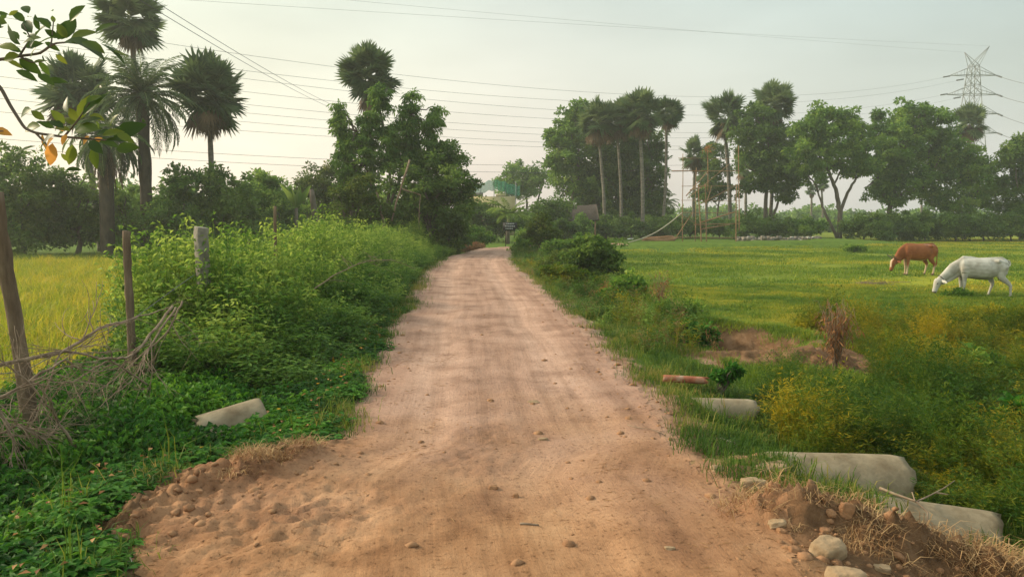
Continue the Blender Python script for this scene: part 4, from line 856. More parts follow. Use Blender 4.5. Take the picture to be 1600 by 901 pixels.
# fence wires
wy = MB(); A = np.array(at(38, 580, 5.55)); B = np.array(at(205, 500, 7.35)); C_ = np.array(at(318, 420, 9.15))
for dz in (0, ):
    P_ = np.concatenate([wobble(A, B, 14, .012, 4), wobble(B, C_, 14, .01, 5)[1:]]); wy.tube(np.concatenate([[np.array(at(-60, 590, 4.8))], P_]), .0035, 5)
tag(wy.build('fence_wire', M_wire), 'rusty wire strung between the wooden posts above the dead branches', 'wire')

def dead_branch(label, pts, Y, r0, seed, nb=14, depth=3, curl=.5, twl=.5):
    r = np.random.default_rng(seed); m = MB()
    P0 = np.array([at(a, b, Y + (c if len(q) > 2 else 0)) if False else at(q[0], q[1], q[2] if len(q) > 2 else Y) for q in pts for (a, b, c) in [(0, 0, 0)]])
    n = len(P0) * 6; tt = np.linspace(0, len(P0) - 1, n); P_ = np.stack([np.interp(tt, range(len(P0)), P0[:, k]) for k in range(3)], 1)
    for _ in range(2): P_[1:-1] = (P_[:-2] + P_[1:-1] * 2 + P_[2:]) / 4
    P_[1:-1] += r.normal(0, r0 * .35, (n - 2, 3))
    m.tube(P_, np.linspace(r0, r0 * .3, n), 7)
    def sub(p, d, ln, rad, lev):
        k = 8; Q = [p]; d = d / np.linalg.norm(d)
        for i in range(k):
            d = d + r.normal(0, .22 * curl * 1.2, 3) + np.array([0, 0, -.05]); d /= np.linalg.norm(d); Q.append(Q[-1] + d * ln / k)
        Q = np.array(Q); m.tube(Q, np.linspace(rad, rad * .3, k + 1), 5)
        if lev > 0:
            for i in range(r.integers(2, 4)):
                j = r.integers(2, k); dd = norm(Q[j] - Q[j - 1]) + r.normal(0, .6, 3) * np.array([1, .6, 1]); sub(Q[j], dd, ln * r.uniform(.4, .75), rad * .6, lev - 1)
    for i in range(nb):
        j = r.integers(int(n * .12), n - 1); d = norm(P_[j] - P_[j - 1]) + r.normal(0, .65, 3) * np.array([1, .5, .8]); sub(P_[j], d, twl * r.uniform(.5, 1.2), r0 * .42 * (1.2 - j / n), depth - 2)
    o = m.build('dead_branch', M_twig, smooth=True); tag(o, label, 'dead branch', 'dead branches heaped along the stick fence'); return o
dead_branch('thick dead branch sloping from the leaning post up to the slimmer post', [(-20, 570, 5.2), (90, 555, 5.5), (160, 510, 5.9), (215, 495, 6.6), (270, 480, 7.2)], 6, .016, 21, 16)
dead_branch('long pale dead branch arching down to the ground before the leaning post', [(270, 478, 6.4), (205, 560, 5.9), (150, 560, 5.6), (95, 545, 5.4), (60, 640, 5.2), (20, 720, 5.0)], 6, .012, 22, 20)
dead_branch('forked dead branch lying low across the left edge', [(-40, 640, 4.7), (40, 600, 4.9), (100, 560, 5.2), (130, 580, 5.4), (190, 575, 6.0)], 6, .011, 23, 24)
dead_branch('thin dead branch drooping from the slimmer post towards the creepers', [(275, 480, 6.9), (235, 540, 6.6), (210, 590, 6.3), (150, 640, 5.9)], 6, .010, 24, 16)
dead_branch('tangled dead twigs heaped at the foot of the leaning post', [(-20, 690, 4.8), (30, 660, 4.9), (70, 690, 5.0), (110, 640, 5.3)], 6, .010, 25, 34, twl=.42)
dead_branch('knotted dead branch at the lower left edge below the other branches', [(-50, 600, 4.6), (0, 640, 4.7), (25, 700, 4.75), (-20, 760, 4.7)], 6, .012, 26, 26, twl=.45)
dead_branch('dead branch with fine twigs standing up between the two wooden posts', [(230, 600, 6.3), (170, 560, 6.0), (110, 600, 5.6), (60, 590, 5.3), (10, 620, 5.1)], 6, .009, 28, 26, twl=.5)
dead_branch('grey dead branch leaning across the front of the leaning post', [(120, 700, 5.1), (80, 640, 5.0), (40, 590, 4.9), (-30, 545, 4.8)], 6, .010, 29, 26, twl=.5)
dead_branch('dead branch hooked over the slimmer post from the right', [(285, 470, 7.0), (262, 520, 6.9), (215, 560, 6.8), (170, 600, 6.5), (120, 625, 6.2)], 6, .009, 30, 22, twl=.5)
dead_branch('fallen leafless branch arching over the tall weeds near the road', [(485, 455, 11), (530, 425, 11.5), (570, 408, 12.2), (610, 405, 13), (650, 420, 14)], 6, .010, 27, 10, twl=.7)

# ------------------------------------------------------------------ pipes, stones
def pipe(label, x0, x1, Y_, z0, z1, r0, yaw=0.0, mat=M_conc, th=.035, seed=0, name='concrete_pipe', cat='pipe', grp=None):
    r = np.random.default_rng(seed); n = 22; s = 40; Ln = x1 - x0; m = MB()
    a = np.linspace(0, 2 * np.pi, s, endpoint=False); xs = np.linspace(0, Ln, n); jag = .018 * np.sin(a * 3 + seed) + .010 * np.sin(a * 7 + 2 * seed) + .012 * r.normal(size=s)
    def shell(rad):
        V = []
        for i, x in enumerate(xs):
            e = jag * (i / (n - 1)) ** 8; rr_ = rad - (.006 if (i in (0, n - 1) and rad == r0) else 0); V.append(np.stack([x + e, np.cos(a) * rr_, np.sin(a) * rr_], 1))
        return np.concatenate(V)
    Vo = shell(r0); Vi = shell(r0 - th); i = np.arange(n - 1)[:, None] * s; j = np.arange(s)[None]; k = (j + 1) % s
    Q = np.stack([i + j, i + k, i + s + k, i + s + j], -1).reshape(-1, 4); N_ = len(Vo); Qi = Q[:, ::-1] + N_
    rim = []
    for e in (0, (n - 1) * s):
        jj = np.arange(s); kk = (jj + 1) % s; q = np.stack([e + jj, e + kk, N_ + e + kk, N_ + e + jj], 1); rim.append(q if e else q[:, ::-1])
    V = np.concatenate([Vo, Vi]); nn = np.array([mnoise.noise(Vector(p * 6)) for p in V]); V[:, 1:] *= (1 + .008 * nn)[:, None]
    m.add(V, np.concatenate([Q, Qi] + rim)); o = m.build(name, mat, smooth=True); fl = np.ones(len(o.data.polygons), bool); fl[len(Q) + len(Qi):] = False; o.data.polygons.foreach_set('use_smooth', fl); o.location = (x0, Y_, z0); o.rotation_euler = (0, -math.atan2(z1 - z0, Ln), yaw)
    tag(o, label, cat, grp); return o
cg = 'concrete culvert pipes in the ditch'
pipe('smallest concrete pipe, half hidden in grass beside the terracotta piece', 1.50, 2.20, 6.62, -.14, -.17, .135, R(3), seed=1, grp=cg)
pipe('large smooth grey concrete pipe in the middle of the right ditch', 1.72, 2.66, 4.95, -.235, -.27, .25, R(2), seed=2, grp=cg)
pipe('pale rough-surfaced concrete pipe nearest the soil ridge at lower right', 2.05, 2.80, 4.28, -.225, -.31, .205, R(-6), seed=3, grp=cg)
o = pipe('weathered concrete pipe end poking from the creepers on the left verge', 0, .52, 6.15, 0, 0, .21, 0, seed=4, grp=cg); o.location = (-2.13, 6.28, -.13); o.rotation_euler = (0, R(10), R(212))
pipe('broken terracotta pipe lying in the grass by the right road edge', 1.49, 1.91, 7.25, .035, .02, .036, R(-6), M_terra, .01, 5, 'clay_pipe', 'pipe')

def rock(name, label, c, s, seed, mat=M_rock, cat='stone', group=None, sub=4, rz=0, par=None, amp=.28):
    r = np.random.default_rng(seed); bm_v = []
    import bmesh
    bm = bmesh.new(); bmesh.ops.create_icosphere(bm, subdivisions=sub, radius=1.0); off = Vector(r.uniform(-50, 50, 3))
    for v in bm.verts:
        n = v.co.normalized(); d = 1 + amp * mnoise.noise(n * 1.3 + off) * 2 + amp * .5 * mnoise.noise(n * 3.7 + off) + .05 * mnoise.noise(n * 11 + off)
        q = n * d; m_ = max(abs(q.x), abs(q.y), abs(q.z)); q = q.lerp(q / m_ * .8, .55); v.co = Vector((q.x * s[0], q.y * s[1], q.z * s[2]))
    me = bpy.data.meshes.new(name); bm.to_mesh(me); bm.free(); me.polygons.foreach_set('use_smooth', np.ones(len(me.polygons), bool)); me.materials.append(mat)
    o = bpy.data.objects.new(name, me); COL.objects.link(o); o.location = c; o.rotation_euler = (r.uniform(-.2, .2), r.uniform(-.2, .2), rz)
    if label: tag(o, label, cat, group)
    return o
def g_at(px, py, z=0):
    for _ in range(6):
        p = on_z(px, py, z); z = gz(p[0], p[1])
    return p[0], p[1], z
def rpx(name, label, px, py, w_, h_, seed, mat=M_rock, depth=1.0, up=.15, **k):
    x, y, z = g_at(px, py + h_ * .3); s = y / F; a = w_ * s * .5; b = h_ * s * .5
    return rock(name, label, (x, y, z + b * up), (a, a * depth, b), seed, mat, **k)
rpx('stone', 'large pale angular stone at the bottom edge right of the road', 1292, 850, 62, 52, 1, depth=.8, amp=.2, rz=.5)
rpx('stone', 'orange lit block of stone cut by the bottom edge', 1322, 895, 70, 50, 2, depth=.8, amp=.2)
rpx('stone', 'flat tan stone slab resting before the large concrete pipe', 1205, 735, 62, 20, 3, depth=.6, amp=.15)
rpx('stone', 'grey slanted stone below the flat tan slab', 1178, 752, 52, 28, 4, M_rock, depth=.7, amp=.2)
rpx('stone', 'tan stone between the two largest concrete pipes', 1360, 763, 36, 24, 5, depth=.7, amp=.15)
rpx('stone', 'orange brown stone standing on the soil ridge crest', 1322, 795, 26, 32, 6, M_clod, depth=.6)
rpx('stone', 'pale stone leaning against the nearest concrete pipe', 1385, 800, 38, 24, 7, depth=.7)
rpx('stone', 'small pale pebble in the verge left of the flat slab', 1121, 730, 26, 14, 8, M_rock, depth=.8)
rpx('stone', 'long pale stone half buried in the hollow below the ridge', 1378, 885, 32, 14, 9, M_rock, depth=.6)
rpx('stone', 'light grey stone in the roadside grass right of the slab', 1215, 776, 30, 16, 13, M_rock, depth=.8)
rpx('stone', 'dark egg-sized stone in the middle of the road', 771, 760, 16, 10, 10, M_clod, depth=.7)
rpx('stone', 'small upright dark stone right of the egg-sized one', 806, 773, 11, 12, 11, M_clod, depth=.8)
rpx('stone', 'small tan stone on the road above the track marks', 848, 685, 18, 8, 12, M_rock, depth=.6)
rpx('stone', 'pale flat chip of stone lying alone on the road', 834, 627, 20, 6, 14, M_rock, depth=.6)
rpx('stone', 'pale broken stone lying on the road near the bottom edge', 1046, 855, 20, 10, 15, M_rock, depth=.6)
rpx('stone', 'rounded clod on the left soil heap', 312, 766, 15, 11, 16, M_clod, depth=.8)
rpx('stone', 'dark clod where the grass meets the left soil heap', 462, 700, 30, 20, 17, M_clod, depth=.8)
rl = 'knobbly stones lined along the ridge'
for i, (px, py, w_, h_) in enumerate([(1222, 795, 16, 12), (1242, 800, 20, 16), (1262, 802, 18, 13), (1276, 797, 12, 12), (1290, 793, 18, 12)]):
    rpx('stone', ['first', 'second', 'third', 'fourth', 'fifth'][i] + ' from the left of the knobbly stones lined along the ridge', px, py, w_, h_, 30 + i, M_clod, group=rl, sub=3)
# sticks and debris
def stick(name, label, a, b, Ya, r0, mat, cat='stick', lift=.015):
    p = g_at(*a); q = g_at(*b); m = MB(); P_ = wobble((p[0], p[1], p[2] + lift), (q[0], q[1], q[2] + lift), 7, .04, int(a[0])); m.tube(P_, np.linspace(r0, r0 * .7, 7), 7); o = m.build(name, mat, smooth=True); tag(o, label, cat); return o
o = stick('stick', 'pale cut stick standing at the bottom left corner', (212, 898), (205, 890), 3, .009, M_rope); 
o.data.transform(Matrix.Identity(4)); bpy.data.objects.remove(o)
m = MB(); a = np.array(at(214, 905, 3.35)); b = np.array(at(201, 872, 3.33)); m.tube(wobble(a, b, 6, .02, 1), .010, 8); tag(m.build('stick', M_rope, smooth=True), 'pale cut stick standing up at the bottom left corner', 'stick')
stick('stick', 'short pale stick lying in the grass right of the road', (1124, 690), (1148, 700), 5, .008, M_rope, lift=.04)
stick('stick', 'flat pale stick lying across the middle of the road', (812, 820), (842, 822), 5, .007, M_twig, lift=.008)
stick('stick', 'thin dark stick along the right edge of the road', (980, 665), (1040, 682), 5, .004, M_twig, lift=.008)
m = MB()
tw = [[(1375, 762, 4.35), (1400, 772, 4.25), (1432, 783, 4.15), (1450, 800, 4.1), (1448, 822, 4.05)], [(1432, 783, 4.15), (1450, 775, 4.3), (1475, 762, 4.5), (1492, 750, 4.6)], [(1430, 783, 4.15), (1425, 768, 4.2)], [(1462, 769, 4.4), (1482, 772, 4.4)]]
for i, s in enumerate(tw):
    P0 = np.array([at(*q) for q in s]); n = len(s) * 4; t_ = np.linspace(0, len(s) - 1, n); m.tube(np.stack([np.interp(t_, range(len(s)), P0[:, k]) for k in range(3)], 1), np.linspace(.009, .004, n) * (1 if i == 0 else .6), 6)
tag(m.build('forked_branch', M_twig, smooth=True), 'forked dry branch bent over the nearest concrete pipe', 'dead branch')
def litter(name, label, px, py, w_, mat, seed, d=1.0, n=7, cat='litter', h=.03):
    x, y, z = g_at(px, py); r = np.random.default_rng(seed); s = y / F * w_ * .5; k = n; u = np.linspace(-1, 1, k); U, W = np.meshgrid(u, u)
    zz = h * (1 + fbm(U * 2 + seed, W * 2, 1.5, 3)) + .01; V = np.stack([x + U * s * (1 + .2 * fbm(U, W + seed, 2, 2)), y + W * s * d, z + zz + .0 * U], -1).reshape(-1, 3)
    i = np.arange(k * k).reshape(k, k); Q = np.stack([i[:-1, :-1], i[:-1, 1:], i[1:, 1:], i[1:, :-1]], -1).reshape(-1, 4); keep = r.uniform(0, 1, len(Q)) > .12
    o = mesh_np(name, V, Q[keep], mat); so_ = o.modifiers.new('thickness', 'SOLIDIFY'); so_.thickness = .004; tag(o, label, cat); return o
litter('plastic_sheet', 'crumpled white plastic lying in the yellow weeds', 1492, 535, 55, M_white, 1, .5, 9, h=.10)
litter('plastic_bag', 'white scrap of plastic in front of the white cow muzzle', 1452, 461, 14, M_white, 2, .5)
litter('plastic_bag', 'white scrap of plastic under the white cow front leg', 1500, 460, 12, M_white, 3, .5)
litter('plastic_bag', 'pale blue-white scrap caught in the bank right of the dark bush', 985, 378, 9, M_white, 4, .5, h=.25)
litter('wrapper', 'green and red wrapper caught in the grass over the smallest pipe', 1180, 640, 20, M_terra, 5, .6, h=.06)
# dry brush lying near the brown cow
b = g_at(1365, 447); m = MB(); r_ = np.random.default_rng(8)
for i in range(26):
    a = r_.uniform(-.7, .7); c0 = np.array([b[0] + r_.uniform(-.5, .5), b[1] + r_.uniform(-.3, .3), b[2] + .04]); ln = r_.uniform(.2, .6)
    m.tube(wobble(c0 - [ln * math.cos(a), ln * math.sin(a), 0], c0 + [ln * math.cos(a), ln * math.sin(a), r_.uniform(0, .12)], 6, .1, i), .008, 5)
tag(m.build('brushwood', M_twig), 'low heap of dry brushwood on the grass left of the cows', 'brushwood')
# rubble heap at the meadow's far edge
b = bx_(1215, 62); t = thing('rubble_heap', 'low heap of rubble and rags at the far edge of the meadow', 'rubble', b)
rb = MB(); r_ = np.random.default_rng(12)
for i in range(130):
    rb.box((r_.uniform(-3.4, 3.4), r_.uniform(-.8, .8), r_.uniform(.0, .32)), r_.uniform(.08, .35, 3), r_.uniform(0, 3))
rb.build('rubble', M_wallG, t)
for i in range(18):
    rb = MB(); rb.box((r_.uniform(-3.0, 3.2), r_.uniform(-.9, .3), r_.uniform(.1, .38)), r_.uniform(.08, .3, 3) * [1, 1, .3], r_.uniform(0, 3)); rb.build('rag', M_white, t)
b = bx_(1030, 64); t = thing('earth_heap', 'bare earth heap behind the meadow left of the scaffold', 'earth heap', (b[0], b[1], b[2] + .1)); o = rock('earth', None, (0, 0, 0), (1.5, .8, .34), 77, M_clod); o.parent = t
# straw & crumbs on soil
P = scatter(-2.6, 3.0, 2.7, 9, 9000, lambda x, y: (patch(x, y, 1.1, .05, 2) | (seg_d(x, y, RIDGE) < .3) & (rng.uniform(0, 1, len(x)) < .6)) & ((np.abs(x) > .55 + .2 * fbm(x, y, 1, 2)) | (rng.uniform(0, 1, len(x)) < .12)) & (rng.uniform(0, 1, len(x)) < .8))
P[:, 2] += .008; a = rng.uniform(0, 6.28, len(P)); D = np.stack([np.cos(a), np.sin(a), rng.normal(.05, .12, len(P))], 1)
V, T = leaves(P, D, np.tile([0, 0, 1.], (len(P), 1)), rng.uniform(.02, .075, len(P)), .0028, 0); o = mesh_np('straw_litter', V, T, G['straw'], v=rng.uniform(0, 1, len(T))); tag(o, 'scattered bits of dry straw on the road margins and soil heaps', 'straw', kind='stuff')
L_ = []
P = scatter(1.0, 3.6, 3.0, 4.4, 2200, lambda x, y: (seg_d(x, y, RIDGE) < .22) & (x > 2.3) | (seg_d(x, y, RIDGE) < .3) & (rng.uniform(0, 1, len(x)) < .3))
Pl = scatter(-2.3, -1.0, 3.4, 5.2, 1500, lambda x, y: (seg_d(x, y, LIP) < .12) & (x > -1.75)); P = np.concatenate([P, Pl])
V, T = tpl_grass(.09, 12, .03, .0032, 1.6); L_.append(inst(V, T, P, rng.uniform(0, 6.28, len(P)), .7 + .6 * rng.uniform(0, 1, len(P)), tilt=.5))
V, T, v = merge(L_); o = mesh_np('dry_roots', V, T, G['straw'], v=v); tag(o, 'matted dry roots and straw over the crests of the soil heaps', 'dry grass', kind='stuff')
# crumbs of soil
import bmesh
bm = bmesh.new(); bmesh.ops.create_icosphere(bm, subdivisions=1, radius=1); IV = np.array([v.co[:] for v in bm.verts]); IT = np.array([[v.index for v in f.verts] for f in bm.faces]); bm.free(); IV = IV * [1, 1.15, .7] * (1 + .34 * np.random.default_rng(1).normal(size=(len(IV), 1)))
P = scatter(-3, 3.6, 2.7, 14, 22000, lambda x, y: (rng.uniform(0, 1, len(x)) < (.05 + .8 * (.4 + 1.6 * fbm(x, y, 1.1, 2)).clip(0, 1) * np.exp(-(np.minimum(np.abs(x - edges(y)[0]), np.abs(x - edges(y)[1])) / .4) ** 2)) * (1 - .75 * sstep(6, 9, y))) & (dl_(x, y) < .4) & (dr_(x, y) < .5) | ((seg_d(x, y, RIDGE) < .45) | (seg_d(x, y, LIP) < .45)) & (rng.uniform(0, 1, len(x)) < .9))
V, T, v = inst(IV, IT, P, rng.uniform(0, 6.28, len(P)), np.minimum(.035, np.exp(rng.normal(math.log(.0065), .75, len(P)))), tilt=.1); o = mesh_np('soil_crumbs', V, T, M_clod, v=v, smooth=True); tag(o, 'loose crumbs and clods of earth along the road edges', 'soil crumbs', kind='stuff')

# ------------------------------------------------------------------ scaffold
b = bx_(1110, 54); sc_t = thing('bamboo_scaffold', 'tall bamboo scaffold tower at the far edge of the meadow', 'scaffold', b)
def spole(a, c, Ya, Yb, r=.04, n=5):
    m = MB(); P_ = wobble(np.array(at(*a, Ya)) - b, np.array(at(*c, Yb)) - b, 8, .006, int(a[0] * 3 + a[1])); m.tube(P_, np.linspace(r, r * .75, 8) * .8, 6); m.build('pole', M_bamboo, sc_t, smooth=True)
for a, c, Ya, Yb, r in [((1067, 386), (1067, 240), 54, 54, .04), ((1096, 388), (1091, 288), 53.5, 53.5, .06), ((1104, 387), (1102, 287), 53.4, 53.4, .05), ((1106, 300), (1106, 232), 55.5, 55.5, .045), ((1150, 386), (1151, 288), 54, 54, .055), ((1155, 360), (1154, 228), 56.5, 56.5, .05), ((1086, 380), (1088, 262), 56.5, 56.5, .04),
    ((1050, 267), (1156, 267), 55, 56, .05), ((1065, 291), (1160, 290), 54, 54, .025), ((1060, 247), (1150, 248), 56.5, 56.5, .025), ((1064, 313), (1158, 314), 56, 56, .025), ((1063, 332), (1156, 332), 54.2, 54.2, .03), ((1084, 351), (1157, 349), 53.8, 53.8, .045), ((1054, 371), (1153, 371), 54, 54, .035),
    ((1057, 370), (1082, 332), 53, 54, .04), ((1072, 306), (1106, 268), 54, 55, .045), ((1074, 310), (1140, 256), 54, 56, .03), ((1094, 319), (1150, 290), 53.6, 54.2, .03), ((1094, 348), (1149, 331), 53.5, 54, .07), ((1096, 358), (1140, 351), 53.5, 54, .06), ((1078, 297), (1104, 289), 53.5, 53.5, .05), ((1062, 335), (1090, 350), 54, 54, .03), ((1103, 320), (1112, 290), 53.6, 56, .03)]:
    spole(a, c, Ya, Yb, r)
r_ = np.random.default_rng(3); m = np.array(at(1106, 233, 55.5)) - b; V, T = leaves(m + r_.normal(0, .12, (60, 3)), r_.normal(size=(60, 3)), r_.normal(size=(60, 3)), .3, .05); mesh_np('straw_bundle', V, T, G['rust'], sc_t, v=r_.uniform(0, 1, len(T)))
m = MB(); A = np.array(g_at(982, 388)); B = np.array(at(1066, 332, 54)); t_ = np.linspace(0, 1, 16)[:, None]; P_ = A + (B - A) * t_; P_[:, 2] -= .35 * np.sin(np.pi * t_[:, 0]); m.tube(P_, .035, 6); tag(m.build('guy_rope', M_rope), 'pale rope slanting from the ground up to the bamboo scaffold', 'rope')

# ------------------------------------------------------------------ hut, board, house with net
def house():
    b = bx_(893, 64); t = thing('tiled_hut', 'dark low hut with sagging tiled roof behind the bend bushes', 'hut', b); s = 64 / F
    m = MB(); m.box((.1, 1.6, .9), (3.4, 3.2, 2.2)); m.build('wall', M_wallG, t)
    m = MB(); z1, z2 = 1.85, 3.15; xL, xR = -2.3, 2.3; ov = .45
    ys = [-0.5, 1.6, 3.7]; zs = [z1, z2, z1]; th = .12; V = []
    n = 24; xs = np.linspace(xL, xR, n); sag = -.12 * np.cos((xs / xR) * 1.5)
    for dz in (0, -th):
        for y_, z_ in zip(ys, zs): V.append(np.stack([xs, np.full(n, y_), z_ + dz + sag + .02 * np.random.default_rng(2).normal(size=n)], 1))
    V = np.concatenate(V); Q = []
    for k in range(2):
        for i in range(n - 1):
            Q.append([k * n + i, k * n + i + 1, (k + 1) * n + i + 1, (k + 1) * n + i]); Q.append([(3 + k) * n + i, (4 + k) * n + i, (4 + k) * n + i + 1, (3 + k) * n + i + 1])
    for i in range(n - 1): Q.append([3 * n + i, 3 * n + i + 1, i + 1, i]); Q.append([2 * n + i, 2 * n + i + 1, 5 * n + i + 1, 5 * n + i])
    for e in (0, n - 1):
        for k in range(2): Q.append([k * n + e, (k + 1) * n + e, (k + 4) * n + e, (k + 3) * n + e])
    m.add(V, Q); m.build('roof', M_tile, t)
    for x in (-1.9, 1.95, .6): m = MB(); m.tube([[x, -.3, -.2], [x + .03, -.3, 1.75]], .06, 7); m.build('post', M_bamboo, t)
    m = MB(); m.box((-.4, -.02, .75), (.75, .06, 1.6)); m.build('door', M_darkbark, t)
house()
b = bx_(797, 47); t = thing('notice_board', 'small black notice board with pale lettering at the road bend', 'sign', b); s = 47 / F
c = np.array(at(797, 354, 47)) - b; m = MB(); m.box(c, (22 * s, .04, 13 * s)); m.build('panel', M_blackboard, t)
for px in (790, 804): m = MB(); x_ = (px - 797) * s; m.box((x_, .05, c[2] * .5 - .1), (.05, .05, c[2] + .2)); m.build('leg', M_darkbark, t)
m = MB()
for r0, x0, x1 in ((349.6, 791, 803), (353.4, 789, 805), (357.2, 790, 802)):
    x = x0; m = MB()
    rr = np.random.default_rng(int(r0)); zc = (np.array(at(797, r0, 47)) - b)[2]
    while x < x1:
        w_ = rr.uniform(1.2, 2.6); m.box(((x + w_ / 2 - 797) * s, -.026, zc), (w_ * s, .008, 1.6 * s)); x += w_ + .7
    m.build('lettering', M_letter, t)
b = bx_(770, 86); t = thing('walled_house', 'low yellow walled house under green netting beyond the bend', 'house', b); s = 86 / F
def hb(p0, p1, y0, y1, z0r, z1r, name, mat):
    x0 = (p0 - 770) * s; x1 = (p1 - 770) * s; z0 = (np.array(at(770, z0r, 86)) - b)[2]; z1 = (np.array(at(770, z1r, 86)) - b)[2]
    m = MB(); m.box(((x0 + x1) / 2, (y0 + y1) / 2, (z0 + z1) / 2), (x1 - x0, y1 - y0, abs(z1 - z0))); m.build(name, mat, t)
hb(733, 805, 0, 5, 372, 307, 'wall', M_wallY); hb(736, 755, -.02, .4, 306.8, 301, 'parapet', M_wallG); hb(775, 790, -.02, .4, 306.8, 303, 'parapet', M_wallY); hb(745, 753, -.05, .05, 340, 318, 'window', M_blackboard)
for px in (738, 751, 772, 790, 806): x_ = (px - 770) * s; m = MB(); zt = (np.array(at(770, 283, 86)) - b)[2]; m.tube([[x_, .6, 2.2], [x_, .6, zt]], .05, 6); m.build('post', M_steel, t)
k = 40; xs = np.linspace(733, 812, k); zt = 290 - 9 * np.sin((xs - 733) / 79 * 3.1) ** 2 + 1.2 * np.sin(xs * .5); V = []
for row in np.linspace(0, 1, 9):
    for x_, z_ in zip(xs, zt): q = np.array(at(770, z_ + row * 16, 86)) - b; V.append([(x_ - 770) * s, .6 + .1 * math.sin(x_), q[2]])
i = np.arange(9 * k).reshape(9, k); Q = np.stack([i[:-1, :-1], i[:-1, 1:], i[1:, 1:], i[1:, :-1]], -1).reshape(-1, 4)
o = mesh_np('netting', np.array(V), Q, M_net, t, v=np.full(len(Q), .5)); wf = o.modifiers.new('mesh_holes', 'SOLIDIFY'); wf.thickness = .01
m = MB(); b = bx_(757, 83)
# ------------------------------------------------------------------ pylon and lines
PY = 170.0; pb = np.array([(1505 - 800) / F * PY, PY, -.4]); t = thing('transmission_pylon', 'steel lattice transmission tower above the right tree row', 'pylon', pb)
def zrow(r_): return at(1505, r_, PY)[2] + .4
zt = [0, 12, 18, zrow(208), zrow(178), zrow(148), zrow(118), zrow(103)]; hw = [4.2, 2.9, 2.3, 2.0, 1.6, 1.25, .95, .8]
m = MB(); cor = [(-1, -1), (1, -1), (1, 1), (-1, 1)]
def bar(m, a, c, r=.09): m.tube([a, c], r * .75, 4)
for (z0, h0), (z1, h1) in zip(zip(zt[:-1], hw[:-1]), zip(zt[1:], hw[1:])):
    nseg = max(1, int(round((z1 - z0) / (h0 + h1) * 1.0)))
    for k in range(nseg):
        za = z0 + (z1 - z0) * k / nseg; zb = z0 + (z1 - z0) * (k + 1) / nseg; ha = h0 + (h1 - h0) * k / nseg; hb_ = h0 + (h1 - h0) * (k + 1) / nseg
        for i in range(4):
            c0, c1 = cor[i], cor[(i + 1) % 4]; A0 = (c0[0] * ha, c0[1] * ha, za); A1 = (c0[0] * hb_, c0[1] * hb_, zb); B0 = (c1[0] * ha, c1[1] * ha, za); B1 = (c1[0] * hb_, c1[1] * hb_, zb)
            bar(m, A0, A1, .14); bar(m, A0, B1, .07); bar(m, B0, A1, .07); bar(m, A1, B1, .07)
m.build('lattice_body', M_steel, t)
arms = []
for r_, ln in ((118, 5.2), (148, 5.6), (178, 6.0), (208, 6.2)):
    z = zrow(r_); h = np.interp(z, zt, hw); m = MB()
    for sg in (-1, 1):
        m = MB(); tip = (sg * ln, 0, z); arms.append((sg, np.array(tip) + pb))
        for cy in (-h, h):
            bar(m, (sg * h, cy, z), tip, .10); bar(m, (sg * h, cy, z + 1.7), tip, .08)
            for f in (.33, .66): a = np.array([sg * h, cy, z]) * (1 - f) + np.array(tip) * f; bar(m, a, np.array([sg * h, cy, z + 1.7]) * (1 - f) + np.array(tip) * f, .05)
        m.build('cross_arm', M_steel, t)
pk = []
for sg, row, dx in ((-1, 82, -2.2), (1, 72, 3.3)):
    m = MB(); tip = np.array([dx, 0, zrow(row)]); pk.append(tip + pb); z = zrow(103)
    for cx_ in (-.8, .8):
        for cy in (-.8, .8): bar(m, (cx_, cy, z), tip, .08)
    m.build('earth_peak', M_steel, t)
ins = MB()
def cat(m, A, B, sag, r, n=40):
    A = np.array(A, float); B = np.array(B, float); u = np.linspace(0, 1, n)[:, None]; P_ = A + (B - A) * u; P_[:, 2] -= 4 * sag * (u * (1 - u))[:, 0]; m.tube(P_, r, 5); return P_
# conductors towards the left: parabola through three sighted heights
y400 = [89, 112, 126, 145, 166, 178, 193, 206]; y800 = [135, 152, 167, 182, 198, 208, 220, 228]; yp = [119, 124, 147, 152, 177, 181, 206, 210]
names = ['highest', 'second highest', 'third', 'fourth', 'fifth', 'sixth', 'seventh', 'eighth']
pg = 'high voltage conductors crossing the sky'
for i in range(8):
    off = (-1) ** i * 1.0; z4 = at(400, y400[i], 75)[2]; z8 = at(800, y800[i], 94.2)[2]
    tip = [a for s_, a in arms if s_ == -1][i // 2]; x1, y1, z1 = tip[0] + (0 if i % 2 == 0 else 3), tip[1], at(1475, yp[i], PY)[2]
    co = np.polyfit([-25.8, 0, x1], [z4, z8, z1], 2); xs = np.linspace(-150, x1, 90); m = MB()
    P_ = np.stack([xs, np.interp(xs, [-150, x1], [75 - .80 * 124.2 + 7 * 0, 0]) * 0 + 94.2 + (y1 - 94.2) / x1 * xs, np.polyval(co, xs)], 1)
    P_ = P_[P_[:, 1] > 5]; m.tube(P_, .017, 5); m.build('x', M_wire)
    o = COL.objects[-1]; o.name = 'power_line'; o.data.name = 'power_line'; tag(o, names[i] + ' of the eight long conductors running left from the pylon', 'power line', pg)
    d = norm(P_[-1] - P_[-12]); q = P_[-1] - pb; ins = MB(); ins.tube([q, q - d * 3.2], .17, 6); ins.build('insulator', M_wire, t)
